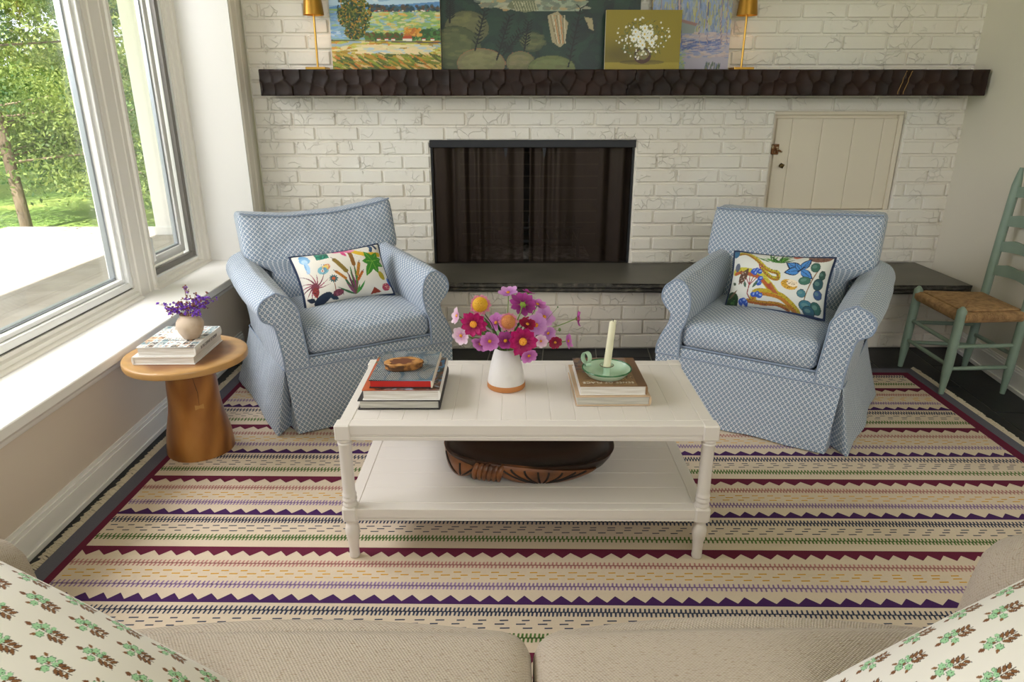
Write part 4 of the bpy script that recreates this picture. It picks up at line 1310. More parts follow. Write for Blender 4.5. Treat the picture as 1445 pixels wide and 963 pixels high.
# ---- enamel chamberstick with a worn candle
M_enam = mat('mint_enamel', '#b4d2b9', rough=.3, coat=.1, var=('#c2d6bf', 12, 3, .4, .7))
M_rimg = mat('dark_green_rim', '#2f6a40', rough=.25)
M_rust = mat('chipped_rust', '#5a3a28', rough=.7)
M_wax = mat('ivory_wax', '#e6e2c4', rough=.5)
CZ0 = TT + .0325 + .0312
ch = thing('candle_holder', 'mint green enamel chamberstick with a ring handle on the brown book', 'candle holder', (.3175, 2.005, CZ0), R(0))
m = MB(); m.lathe([(0, .0), (.052, .0), (.060, .004), (.073, .020), (.0765, .0262), (.075, .0262), (.0715, .021), (.058, .006), (.050, .0035), (.0, .0035)], n=56)
d_ = m.build('dish', M_enam, ch, smooth=50)
m = MB(); m.tube([(.0760 * math.cos(a), .0760 * math.sin(a), .0262) for a in np.linspace(0, 2 * math.pi, 56, endpoint=False)], .0023, n=6, closed=True); m.build('rim', M_rimg, d_)['label'] = 'dark green painted rim'
m = MB(); m.lathe([(.0125, .003), (.0105, .010), (.0110, .024), (.0125, .029), (.0215, .0345), (.0205, .036), (.0115, .031), (.009, .028), (.0, .028)], n=32)
c_ = m.build('socket', M_enam, ch, smooth=40)
m = MB(); m.tube([(.0212 * math.cos(a), .0212 * math.sin(a), .0352) for a in np.linspace(0, 2 * math.pi, 40, endpoint=False)], .0010, n=6, closed=True); m.build('rim', M_rust, c_)
m = MB()
hr = []
for a in np.linspace(-.7, 5.0, 26):
    hr.append((-.058 + .017 * math.cos(a) * .9 - .004, .028, .050 + .019 * math.sin(a)))
hrot = Matrix.Translation((-.062, .028, 0)) @ Matrix.Rotation(R(-48), 4, 'Z') @ Matrix.Translation((.062, -.028, 0))
def hring(f, dy): return [tuple(hrot @ Vector((-.062 + (x + .062) * f, y + dy, .050 + (z - .050) * f))) for x, y, z in hr]
g = [hring(1, -.009), hring(1, .009)]; g2 = [hring(.92, -.009), hring(.92, .009)]
m.grid([g[0], g[1], g2[1], g2[0]], closev=True, uv=False)
m.box((-.064, .017, .024), (-.046, .039, .034), .002)
m.build('ring_handle', M_enam, ch, smooth=40, fix=True)
m = MB(); m.box((-.060, .018, .0275), (-.047, .030, .0318), .002); m.build('chip', M_rust, ch)
cd = thing('candle', 'half-burnt ivory candle leaning in the green enamel chamberstick', 'candle', (.3175, 2.005, CZ0 + .029))
m = MB()
rows = []
for i in range(26):
    z = i / 25 * .153
    row = []
    for j in range(22):
        a = 2 * math.pi * j / 22
        rr_ = .0118 - .0016 * (z / .153) + (.0016 * max(0, noise.noise(Vector((z * 90, 1.0 * j, 2)))) if math.cos(a) > .3 else 0)
        zz = z - (.005 * (1 - math.cos(a)) * .5 if i == 25 else 0)
        row.append((rr_ * math.cos(a) + .0125 * (z / .153), rr_ * math.sin(a), zz))
    rows.append(row)
rows.append([(.0125, 0, .150)] * 22)
m.grid(rows, closeu=True, uv=False); m.build('wax', M_wax, cd, smooth=60)
m = MB(); m.tube([(.0125, 0, .149), (.0135, 0, .157)], .0011, n=6); m.build('wick', M_black, cd)

# ---- carved wooden dough bowl on the lower shelf
M_bowl = mat('dark_carved_wood', '#3d2416', rough=.35, var=('#22150f', 7, 4, .35, .65), bump=(30, .25, .003), stretch=(.3, 1, 1))
M_bowlr = mat('worn_carved_leaf', '#83502a', rough=.35, var=('#4a2b17', 12, 4, .4, .65), bump=(40, .2, .002))
M_groove = mat('carved_groove', '#1c110b', rough=.7)
bw = thing('wooden_bowl', 'dark oblong wooden bowl with a leaf carved along its front edge, on the lower shelf', 'bowl', (.078, 2.060, SZ + .0005), R(-1))
def bowl_row(s, z, inner=False):
    row = []
    for i in range(72):
        a = 2 * math.pi * i / 72
        ca, sa = math.cos(a), math.sin(a)
        x = .283 * s * abs(ca) ** .72 * (1 if ca > 0 else -1)
        y = .150 * s * abs(sa) ** .8 * (1 if sa > 0 else -1)
        row.append((x, y, z))
    return row
prof = [(.40, 0), (.62, .003), (.80, .014), (.91, .036), (.97, .062), (1.0, .084), (.97, .0865), (.93, .078), (.80, .050), (.60, .028), (.34, .019), (.02, .017)]
rows = []
for s, z in prof:
    r_ = bowl_row(s, z)
    if z > .03:
        r_ = [(x, y, z * (1 + .10 * noise.noise(Vector((x * 6, y * 6, 1))) - .22 * (z / .085) * max(0, -y / .15) ** 2 * (1 if x > -.08 else .4))) for x, y, z in r_]
    rows.append(r_)
m = MB(); m.grid(rows, closeu=True, uv=False); m.poly(rows[0][::-1]); m.build('bowl_body', M_bowl, bw, smooth=60)
# carved leaf along the front: broad leaf tapering to the right, a curled one at the left
def carved(x0, x1, zt0, zt1, hgt, yoff, bulge, rib):
    m = MB(); rows = []
    n = 40
    for i in range(n + 1):
        t = i / n
        x = x0 + (x1 - x0) * t
        wv = math.sin(math.pi * min(1, t ** .7)) ** .8
        zt = zt0 + (zt1 - zt0) * t
        xx = min(.999, abs(x) / .283)
        yf = -.150 * (1 - xx ** 2.6) ** .45
        row = []
        for j in range(9):
            u = j / 8
            z = zt - hgt * wv * u
            sl = yf * (1.0 - .13 * max(0, (.078 - z) / .078) ** 1.5) - bulge * math.sin(math.pi * u) * wv - yoff
            row.append((x, sl, max(.004, z)))
        rows.append(row)
    # give it thickness towards the bowl
    back = [[(x, y + .014, z) for x, y, z in r_][::-1] for r_ in rows]
    m.grid([a + b for a, b in zip(rows, back)], closeu=True, uv=False)
    o = m.build('carved_leaf', M_bowlr, bw, smooth=60, fix=True)
    g = MB()
    for q in np.linspace(.10, .92, rib):
        i = int(q * n); base = rows[min(n - 1, int((.42 + .16 * q) * n))]
        a_, b_ = rows[i][1], base[7]
        mid = ((a_[0] * .6 + b_[0] * .4), None, None)
        pts = []
        for u in np.linspace(0, 1, 7):
            ii = i + (int((.42 + .16 * q) * n) - i) * u ** 1.6
            r0, r1 = rows[int(ii)], rows[min(n, int(ii) + 1)]
            f_ = ii - int(ii); jj = 1 + 6 * u
            j0 = int(jj); fj = jj - j0
            p = [(r0[j0][c] * (1 - f_) + r1[j0][c] * f_) * (1 - fj) + (r0[min(8, j0 + 1)][c] * (1 - f_) + r1[min(8, j0 + 1)][c] * f_) * fj for c in range(3)]
            pts.append((p[0], p[1] - .0005, p[2]))
        g.tube(pts, [.0034] * 6 + [.0014], n=5)
    g.build('carved_vein', M_groove, o)
carved(-.130, .215, .080, .044, .066, .004, .012, 8)
carved(-.286, -.165, .084, .056, .068, .002, .012, 3)
m = MB()   # ribbed roll between the two leaves
for x in np.linspace(-.176, -.098, 6):
    xx = abs(x) / .283; yf = -.150 * (1 - xx ** 2.6) ** .45
    m.tube([(x + .012, yf + .004, .074), (x + .006, yf - .010, .066), (x, yf - .012, .048), (x - .002, yf - .004, .028), (x - .002, yf + .012, .012)], [.006, .010, .0105, .009, .006], n=8)
m.build('carved_scroll', M_bowlr, bw, smooth=60)

# ================================================================== mushroom-shaped wooden side table
def wood_top(name):
    m = bpy.data.materials.new(name); m.use_nodes = True
    k = Nd(m); p = m.node_tree.nodes['Principled BSDF']
    tc = k.n('ShaderNodeTexCoord'); mp = k.n('ShaderNodeMapping'); mp.inputs['Scale'].default_value = (1, 1, .35)
    k.l(tc.outputs['Object'], mp.inputs[0])
    nz = k.n('ShaderNodeTexNoise', i_Scale=5.0, i_Detail=4.0, i_Distortion=.6); k.l(mp.outputs[0], nz.inputs['Vector'])
    w = k.n('ShaderNodeTexWave', wave_type='RINGS', i_Scale=5.0, i_Distortion=5.0, i_Detail=2.0); k.l(mp.outputs[0], w.inputs['Vector'])
    f = k.math('ADD', k.math('MULTIPLY', nz.outputs[0], .8), k.math('MULTIPLY', w.outputs['Fac'], .22))
    rp = k.n('ShaderNodeValToRGB'); k.l(f, rp.inputs[0])
    e = rp.color_ramp.elements
    e[0].position = .25; e[0].color = (*hx('#6a3a17'), 1); e[1].position = .8; e[1].color = (*hx('#bd8748'), 1)
    x = e.new(.45); x.color = (*hx('#8f5a26'), 1); x = e.new(.6); x.color = (*hx('#a76f34'), 1)
    return m, k, p, rp
M_stump, k, p, rp = wood_top('suar_wood_base'); k.l(rp.outputs[0], p.inputs['Base Color']); p.inputs['Roughness'].default_value = .36
M_ttop, k, p, rp = wood_top('suar_wood_top')
tc = k.n('ShaderNodeTexCoord'); sp_ = k.n('ShaderNodeSeparateXYZ'); k.l(tc.outputs['Object'], sp_.inputs[0])
nz = k.n('ShaderNodeTexNoise', i_Scale=7.0, i_Detail=2.0); k.l(tc.outputs['Object'], nz.inputs['Vector'])
rad = k.math('ADD', k.math('SQRT', k.math('ADD', k.math('MULTIPLY', sp_.outputs[0], sp_.outputs[0]), k.math('MULTIPLY', sp_.outputs[1], sp_.outputs[1]))), k.math('MULTIPLY', k.math('SUBTRACT', nz.outputs[0], .5), .09))
rg = k.n('ShaderNodeMapRange'); rg.inputs[1].default_value = .155; rg.inputs[2].default_value = .185; k.l(rad, rg.inputs[0])
mixc = k.mix(rg.outputs[0], hx('#85593a'), hx('#c39a62'))
k.l(k.mix(.30, mixc, rp.outputs[0]), p.inputs['Base Color']); p.inputs['Roughness'].default_value = .32
stb = thing('side_table', 'round honey-brown wooden side table with a tapered stump base, below the window sill', 'table', (-1.252, 2.525, RUGZ))
m = MB(); rows = []
for s in np.linspace(0, 1, 14):
    z = s * .400
    cx_, cy_ = .040 * s, -.070 * s
    r_ = .130 - .050 * s ** .9 + .004 * math.sin(s * 9)
    rows.append([(cx_ + r_ * math.cos(a) * (1 + .03 * math.cos(2 * a + 1)), cy_ + r_ * math.sin(a) * (1 + .02 * math.sin(3 * a)), z) for a in np.linspace(0, 2 * math.pi, 40, endpoint=False)])
m.grid(rows, closeu=True, uv=False); m.poly(rows[0][::-1]); so = m.build('stump_base', M_stump, stb, smooth=50)
M_key = mat('pale_inlay', '#b98a4a', rough=.4); M_crack = mat('wood_crack', '#4a2a12', rough=.7)
def on_cone(a, z):
    s = z / .400; r_ = (.130 - .050 * s ** .9 + .004 * math.sin(s * 9)) * 1.004
    return Vector((.040 * s + r_ * math.cos(a) * (1 + .03 * math.cos(2 * a + 1)), -.070 * s + r_ * math.sin(a) * (1 + .02 * math.sin(3 * a)), z))
m = MB(); g = []
for u in np.linspace(-1, 1, 9):
    h_ = .006 + .005 * abs(u)
    g.append([on_cone(-.98 + u * .16, .235 - h_), on_cone(-.98 + u * .16, .235 + h_)])
m.grid(g, uv=False); m.build('butterfly_key', M_key, so, smooth=60)['label'] = 'pale bow-tie inlay'
m = MB(); m.tube([on_cone(-1.08, .37), on_cone(-1.02, .33), on_cone(-.97, .30), on_cone(-.98, .245)], [.0006, .0012, .001, .0006], n=5); m.build('crack', M_crack, so)
tz = .4435 - RUGZ
m = MB(); rows = []
cxt, cyt = .042, -.083
for s, z in ((.40, -.027), (.965, -.027), (.992, -.024), (1.0, -.018), (1.0, -.007), (.994, -.002), (.982, 0), (.9, 0), (.6, 0), (.3, 0), (.02, 0)):
    rows.append([(.2185 * s * math.cos(a) * (1 + .012 * math.cos(2 * a)), .2185 * s * math.sin(a) * (1 + .01 * math.cos(3 * a)), z) for a in np.linspace(0, 2 * math.pi, 72, endpoint=False)])
m.grid(rows, closeu=True, uv=False, flip=False); tt = m.build('tabletop', M_ttop, stb, smooth=45, fix=True); tt.location = (cxt, cyt, tz + .008)
STZ = RUGZ + tz + .008
# books on the side table
M_wcover = mat('white_book_cover', '#e6e2dd', rough=.5)
book('thick white-covered book at the bottom of the pile on the wooden side table', (-1.346, 2.318, STZ + .0005), .223, .262, .030, .3, M_wcover, 'left', M_pages, over=.004)
P = Paint(150, 170, '#ece9e4'); P.rs = np.random.RandomState(12)
for i in range(7):
    for j in range(8):
        x, y = i / 7, j / 8
        if .28 < x + .07 < .78 and .33 < y + .05 < .70: continue
        c_ = [['#cfd6da', '#6f8fa0'], ['#d9b08a', '#8a5a3a'], ['#7fa0ac', '#39474f'], ['#f0ece6', '#c9a07a'], ['#3f3a3c', '#b3a79a'], ['#c8d8e0', '#b0564a']][P.rs.randint(6)]
        P.poly([(x + .01, y + .01), (x + .132, y + .01), (x + .132, y + .115), (x + .01, y + .115)], c_[0])
        P.dabs(7, x + .02, x + .12, y + .02, y + .11, [c_[1], '#e8ded2', '#5a6a74', '#d0a070'], .022, .012, 0, 3)
wb2 = book('white photo-collage book under the small clay vase on the side table', (-1.327, 2.324, STZ + .0310), .208, .243, .034, .5, M_wcover, 'right', M_pages, top_paint=(P, M_cover_v), under=M_wcover, spine_mat=M_wcover)
M_letter_g = mat('grey_lettering', '#6f6a68', rough=.6)
text_mesh('spine_lettering', 'IN THE COMPANY OF WOMEN', .0165, M_letter_g, wb2, Matrix.Translation((.2118, .118, .0165)) @ Matrix.Rotation(R(90), 4, 'Z') @ Matrix.Rotation(R(90), 4, 'X') @ Matrix.Diagonal((.62, 1, 1, 1)), .0002, 1.05)
text_mesh('cover_lettering', 'IN THE\nCOMPANY', .020, M_letter_g, wb2, Matrix.Translation((.100, .085, .0342)) @ Matrix.Diagonal((1, 1, 1, 1)), .0001, 1.3)
M_clay = mat('speckled_clay', '#cdb8a2', rough=.7, var=('#b79d84', 18, 3, .45, .7), bump=(60, .1, .001))
VBX, VBY, VBZ = -1.172, 2.432, STZ + .0310 + .0343
cv = thing('clay_vase', 'small round beige clay vase on the collage book on the side table', 'vase', (VBX, VBY, VBZ))
m = MB(); m.lathe([(0, 0), (.026, 0), (.030, .004), (.043, .026), (.049, .048), (.0475, .060), (.040, .075), (.030, .082), (.0285, .086), (.0315, .090), (.030, .091), (.0265, .086), (.028, .080), (.02, .04), (0, .03)], n=40)
m.build('vase_body', M_clay, cv, smooth=60)
# ================================================================== flowers
M_stem = mat('green_stem', '#6f8a3c', rough=.6)
M_stemd = mat('dark_stem', '#4a3a2c', rough=.6)
M_sepal = mat('green_sepal', '#7f9a34', rough=.6)
M_leafg = mat('dark_green_leaf', '#3f5a30', rough=.6, var=('#5c7a3c', 20, 2, .4, .6))
M_dry = mat('dry_brown_stem', '#8f5f3c', rough=.8)
def petal_mat(name, c1, c2):
    m = bpy.data.materials.new(name); m.use_nodes = True
    k = Nd(m); p = m.node_tree.nodes['Principled BSDF']
    uv = k.n('ShaderNodeTexCoord'); sp = k.n('ShaderNodeSeparateXYZ'); k.l(uv.outputs['UV'], sp.inputs[0])
    wv = k.math('MULTIPLY', k.math('SINE', k.math('MULTIPLY', sp.outputs[0], 40.0)), .08)
    f = k.math('ADD', sp.outputs[1], wv)
    col = k.mix(f, hx(c1), hx(c2))
    k.l(col, p.inputs['Base Color']); p.inputs['Roughness'].default_value = .6
    t = k.n('ShaderNodeBsdfTranslucent'); k.l(col, t.inputs[0])
    mx = k.n('ShaderNodeMixShader'); mx.inputs[0].default_value = .35
    k.l(p.outputs[0], mx.inputs[1]); k.l(t.outputs[0], mx.inputs[2]); k.l(mx.outputs[0], m.node_tree.nodes['Material Output'].inputs[0])
    return m
PET = {'magenta': petal_mat('magenta_petal', '#8c0a3c', '#c81878'), 'pink': petal_mat('pink_petal', '#c060b0', '#d98cd0'), 'lilac': petal_mat('lilac_petal', '#c07cc4', '#dfa8dc'),
       'white': petal_mat('blush_petal', '#e0a8cc', '#f2dde8'), 'wine': petal_mat('wine_petal', '#7c0a30', '#a81448'), 'plum': petal_mat('plum_petal', '#8a1868', '#c050a8'), 'rose': petal_mat('rose_petal', '#d06a74', '#ea9cb4'), 'orange': petal_mat('orange_floret', '#e08444', '#f0a868'), 'gold': petal_mat('gold_floret', '#f0aa28', '#f8cc40')}
M_eye = mat('yellow_flower_eye', '#e0a020', rough=.7, var=('#b86a14', 300, 2, .4, .6)); M_eyeo = mat('orange_flower_eye', '#d87a18', rough=.7, var=('#f0b040', 300, 2, .4, .6))
def petal_ring(mb, n, rad, wid, cup, r0=.08, z0=0.0, ph=0.0, notch=.0, rs=random, tip=.72):
    for i in range(n):
        a = 2 * math.pi * i / n + ph + rs.uniform(-.08, .08)
        L = rad * rs.uniform(.92, 1.05)
        ca, sa = math.cos(a), math.sin(a)
        tw = rs.uniform(-.15, .15); dr = rs.uniform(-.10, .12)
        P, U = [], []
        for j in range(6):
            t = j / 5
            row, ru = [], []
            w = wid * rad * (math.sin(math.pi * (.12 + .80 * t)) ** .8) * (1.0 if j < 5 else tip)
            for q in range(5):
                s = (q - 2) / 2
                rr_ = r0 * rad + (L - r0 * rad) * (t - (notch * (1 - abs(s)) if j == 5 else 0) - (.06 * s * s if j == 5 else 0))
                h = (cup + dr) * rad * t * t + .10 * rad * s * s * (1 - t) + tw * s * w * t
                x, y = rr_, s * w
                row.append((x * ca - y * sa, x * sa + y * ca, z0 + h)); ru.append((s, t))
            P.append(row); U.append(ru)
        b = [p for r_ in P for p in r_]; u = [p for r_ in U for p in r_]
        fs = [(j * 5 + q, j * 5 + q + 1, (j + 1) * 5 + q + 1, (j + 1) * 5 + q) for j in range(5) for q in range(4)]
        mb.add(b, fs, 0, [[u[i_] for i_ in f] for f in fs])
def flower(kind, name, label, head, rad, face, mouth, col, eye=None, cat_='flower', seed=0, dark=False, bend=.0):
    """head in the world, facing along face, stem down to the vase mouth"""
    rs = random.Random(seed)
    head, mouth = Vector(head), Vector(mouth)
    t = thing(name, label, cat_, mouth, 0, 'flowers in the white vase')
    f = Vector(face).normalized()
    q = f.to_track_quat('Z', 'Y').to_matrix().to_4x4()
    xf = Matrix.Translation(head - mouth) @ q
    pm = MB()
    if kind == 'cosmos':
        petal_ring(pm, 8, rad, .36, .22, .08, 0, rs.uniform(0, 1), .12, rs)
        pm.build('petals', PET[col], t, xf=xf)
        em = MB(); em.lathe([(.16 * rad, -.02 * rad), (.19 * rad, .05 * rad), (.13 * rad, .13 * rad), (0, .16 * rad)], n=14); em.build('flower_eye', eye or M_eye, t, xf=xf)
    elif kind == 'dahlia':
        petal_ring(pm, 11, rad * 1.05, .25, .08, .10, -.06 * rad, .1, .0, rs, .3); petal_ring(pm, 10, rad * .86, .25, .24, .10, .02 * rad, .4, .0, rs, .3)
        pm.build('petals', PET[col], t, xf=xf)
        em = MB(); em.lathe([(.22 * rad, .0), (.27 * rad, .08 * rad), (.20 * rad, .18 * rad), (0, .22 * rad)], n=18)
        for i in range(40):
            a, r_ = rs.uniform(0, 6.28), .24 * rad * math.sqrt(rs.random()); em.lathe([(.03 * rad, 0), (.02 * rad, .06 * rad), (0, .07 * rad)], n=5, c=(r_ * math.cos(a), r_ * math.sin(a), .20 * rad - r_ * .4))
        em.build('flower_eye', eye or M_eyeo, t, xf=xf)
    elif kind == 'pompon':
        petal_ring(pm, 12, rad, .22, .05, .2, -.02 * rad, .0, .0, rs); petal_ring(pm, 12, rad * .92, .20, .30, .2, .04 * rad, .26, .0, rs)
        pm.build('petals', PET['rose'], t, xf=xf)
        fm = MB()
        for i in range(150):
            z = 1 - .78 * (i + .5) / 150; a = i * 2.39996
            r_ = math.sqrt(1 - z * z); d = Vector((r_ * math.cos(a), r_ * math.sin(a), z))
            s1 = d.orthogonal().normalized(); s2 = d.cross(s1)
            c_ = d * rad * .50 + Vector((0, 0, .10 * rad)); tip = d * rad * .72 + Vector((0, 0, .10 * rad))
            w = .075 * rad
            b = [c_ + s1 * w * .6, c_ + s2 * w * .6, c_ - s1 * w * .6, c_ - s2 * w * .6, tip + s1 * w, tip + s2 * w * 1.0, tip - s1 * w, tip - s2 * w]
            uvq = [[(0, 0), (0, 0), (0, 1), (0, 1)]] * 4 + [[(0, 1)] * 4]
            fm.add(b, [(0, 1, 5, 4), (1, 2, 6, 5), (2, 3, 7, 6), (3, 0, 4, 7), (4, 5, 6, 7)], 0, uvq)
        fm.lathe([(.5 * rad, .0), (.55 * rad, .2 * rad), (.4 * rad, .48 * rad), (0, .62 * rad)], n=14)
        fm.build('florets', PET[col], t, xf=xf)
    sm = MB(); sm.lathe([(.05 * rad, -.20 * rad), (.20 * rad, -.13 * rad), (.22 * rad, -.03 * rad), (.1 * rad, .0)], n=10)
    for i in range(6):
        a = i * 1.047; ca, sa = math.cos(a), math.sin(a)
        sm.add([(.12 * rad * ca - .05 * rad * sa, .12 * rad * sa + .05 * rad * ca, -.06 * rad), (.12 * rad * ca + .05 * rad * sa, .12 * rad * sa - .05 * rad * ca, -.06 * rad), (.42 * rad * ca, .42 * rad * sa, -.05 * rad)], [(0, 1, 2)])
    sm.build('sepals', M_sepal, t, xf=xf)
    st_ = MB(); a = head - mouth - f * rad * .16
    inner = Vector((-.10 * a.x, -.10 * a.y, -.05))
    c1 = a - f * a.length * .30; c1.z = max(c1.z * .9, .01)
    pts = catmull([inner, Vector((0, 0, 0)) + Vector((a.x * .04, a.y * .04, .0)), a * .45 + Vector((0, 0, .012 + bend)), a * .8 + (a - f * .02 - a) * .4, a], 5)
    st_.tube([tuple(p_) for p_ in pts], .0016 if rad > .024 else .0011, n=6); st_.build('stem', M_stemd if dark else M_stem, t)
    return t

# vase
M_glaze = mat('white_stoneware_glaze', '#dbd7d4', rough=.45, var=('#cfcac6', 16, 4, .5, .75), bump=(60, .08, .001))
M_terra = mat('bare_terracotta', '#bb7b45', rough=.7)
VX, VY = .001, 2.071
vs_ = thing('flower_vase', 'white glazed conical vase with a bare clay foot, holding the bouquet', 'vase', (VX, VY, TT + .0008))
m = MB(); m.lathe([(.058, .0185), (.0605, .018), (.0605, .021), (.056, .050), (.050, .080), (.0435, .106), (.0385, .122), (.035, .131), (.0335, .1335), (.031, .133), (.0325, .128), (.040, .10), (.050, .06), (.05, .03), (0, .03)], n=48); m.build('glazed_body', M_glaze, vs_, smooth=60)
m = MB(); m.lathe([(0, 0), (.060, 0), (.0622, .003), (.0615, .018), (.058, .0188), (0, .0188)], n=48); m.build('clay_foot', M_terra, vs_, smooth=40)['label'] = 'bare terracotta foot'
mouth = lambda a: (VX + .020 * math.cos(a), VY + .020 * math.sin(a), TT + .131)
FL = [
 ('pompon', 'dahlia', 'pink dahlia with a golden pompon centre, topmost at the left of the bouquet', (-.078, 2.041, .755), .030, (-.1, -.75, .45), 'gold', 2.4),
 ('dahlia', 'dahlia', 'magenta dahlia just below the golden pompon dahlia', (-.098, 1.981, .713), .034, (-.15, -.95, .1), 'magenta', 3.6),
 ('pompon', 'dahlia', 'orange pompon dahlia in the middle of the bouquet', (.008, 2.011, .710), .027, (.0, -.85, .3), 'orange', 4.7),
 ('dahlia', 'dahlia', 'largest magenta dahlia, low in front above the vase shoulder', (.052, 1.971, .660), .038, (.1, -.95, .15), 'magenta', 5.2),
 ('cosmos', 'cosmos_flower', 'pink cosmos seen from its side at the very top of the bouquet', (.008, 2.101, .778), .028, (-.1, -.25, .9), 'lilac', 1.6),
 ('dahlia', 'dahlia', 'magenta dahlia turned away to show its green sepals near the top', (.055, 2.075, .748), .037, (.25, .85, .25), 'plum', .9),
 ('cosmos', 'cosmos_flower', 'small plum cosmos bud-like bloom at the top right of the turned-away dahlia', (.072, 2.121, .773), .019, (.3, .1, .8), 'plum', .8),
 ('cosmos', 'cosmos_flower', 'pink cosmos seen edge-on to the right of the turned-away dahlia', (.102, 2.121, .733), .028, (.3, -.15, .9), 'pink', .6),
 ('cosmos', 'cosmos_flower', 'broad lilac cosmos at the upper right of the bouquet', (.123, 2.101, .697), .032, (.35, -.6, .5), 'lilac', .4),
 ('cosmos', 'cosmos_flower', 'pale lilac cosmos between the orange pompon and the upper right cosmos', (.096, 2.071, .680), .034, (.1, -.9, .3), 'lilac', .2),
 ('cosmos', 'cosmos_flower', 'magenta cosmos alone on a long stem farthest right of the bouquet', (.232, 2.121, .685), .024, (.9, -.2, .1), 'plum', 6.1),
 ('cosmos', 'cosmos_flower', 'small wine-red cosmos with a yellow eye, low on the right', (.156, 2.041, .632), .019, (.1, -.95, .1), 'wine', 5.8),
 ('cosmos', 'cosmos_flower', 'pink cosmos in profile beside the wine-red one', (.197, 2.051, .633), .022, (.8, -.4, .2), 'pink', 5.9),
 ('cosmos', 'cosmos_flower', 'blush-white cosmos in profile, upper one at the far left of the bouquet', (-.152, 2.051, .718), .025, (-.85, -.35, .2), 'white', 3.1),
 ('cosmos', 'cosmos_flower', 'blush-white cosmos with a yellow eye, lower one at the far left', (-.138, 2.011, .666), .026, (-.45, -.85, .0), 'white', 3.4),
 ('cosmos', 'cosmos_flower', 'orchid-pink cosmos with a yellow eye just left of the vase mouth', (-.049, 1.981, .658), .027, (-.1, -.95, .1), 'pink', 4.0),
 ('cosmos', 'cosmos_flower', 'orchid-pink cosmos drooping farthest left below the magenta dahlia', (-.079, 2.011, .639), .025, (-.4, -.75, -.3), 'pink', 3.8),
 ('cosmos', 'cosmos_flower', 'plum cosmos directly above the front of the vase mouth', (-.001, 1.991, .655), .027, (.0, -.7, .6), 'plum', 4.5),
 ('cosmos', 'cosmos_flower', 'orchid-pink cosmos hanging below the largest dahlia', (.070, 1.961, .618), .024, (.3, -.8, -.3), 'pink', 5.4),
 ('cosmos', 'cosmos_flower', 'small blush cosmos tucked right of the largest dahlia', (.110, 2.031, .640), .019, (.2, -.8, .3), 'white', 5.6),
 ('cosmos', 'cosmos_flower', 'lilac cosmos half hidden left of the orange pompon', (-.031, 2.121, .672), .028, (-.3, -.6, .5), 'pink', 2.0),
 ('cosmos', 'cosmos_flower', 'dark wine cosmos behind the right side of the orange pompon', (.068, 2.051, .689), .025, (.2, -.4, .8), 'wine', .3),
 ('cosmos', 'cosmos_flower', 'pale pink cosmos below the broad lilac one on the right', (.136, 2.091, .646), .024, (.3, -.7, -.1), 'lilac', 6.2),
]
for i, (kd, nm, lb, hd, rad, fc, col, an) in enumerate(FL):
    rad *= 1.22 if kd != 'pompon' else 1.15
    flower(kd, nm, lb, hd, rad, fc, mouth(an), col, seed=i, dark=(i in (0, 1)))
lf = thing('leaf_sprig', 'tuft of dark green leaves and buds in the middle of the bouquet', 'leaves', (VX, VY, TT + .13))
lm = MB(); sm = MB(); lr = random.Random(8)
for i in range(34):
    a = lr.uniform(0, 6.28); el = lr.uniform(.3, 1.3); L = lr.uniform(.04, .105)
    d = Vector((math.cos(a) * math.cos(el), math.sin(a) * math.cos(el), math.sin(el)))
    c_ = d * L * .75; tip = d * (L + .03) + Vector((0, 0, -.004)); s1 = d.orthogonal().normalized() * .006
    lm.add([c_, (c_ + tip) / 2 + s1, tip, (c_ + tip) / 2 - s1], [(0, 1, 2, 3)])
    if i % 3 == 0: sm.tube([(0, 0, -.03), tuple(c_ * .5), tuple(c_)], .0011, n=5)
sm.tube([(.0, 0, 0), (.06, .01, .035), (.12, .025, .052), (.172, .03, .051)], .0008, n=5); sm.tube([(.1, .02, .05), (.14, .03, .10), (.165, .04, .125)], .0007, n=5)
lm.lathe([(0, -.005), (.005, 0), (.004, .006), (0, .009)], n=8, c=(.173, .03, .052)); lm.lathe([(0, -.003), (.003, 0), (0, .005)], n=8, c=(.166, .04, .127))
lm.build('leaves', M_leafg, lf, smooth=0); sm.build('stem', M_stem, lf)

# dried statice in the small clay vase
M_stat = mat('purple_statice', '#6a35b0', rough=.8, var=('#8f5ad0', 90, 2, .4, .6)); M_statb = mat('faded_statice', '#96604a', rough=.85, var=('#6a4058', 90, 2, .4, .6))
SPR = [((-.062, -.01, .042), 'dried statice sprig reaching farthest left out of the clay vase', .5), ((-.042, -.015, .022), 'low purple statice sprig over the left rim of the clay vase', .9), ((-.020, -.01, .048), 'purple statice sprig just left of the centre of the clay vase', .8),
       ((-.004, .012, .094), 'tallest thin statice sprig standing up from the clay vase', .35), ((.008, -.02, .040), 'dense purple statice sprig at the front of the clay vase', .85), ((.046, .005, .070), 'full purple statice sprig leaning right, upper one', .75), ((.062, .012, .058), 'outermost statice sprig on the upper right of the clay vase', .7), ((.040, -.015, .018), 'low dark statice sprig over the right rim of the clay vase', .8), ((.022, .01, .060), 'brownish statice sprig between the tall one and the right-hand ones', .4)]
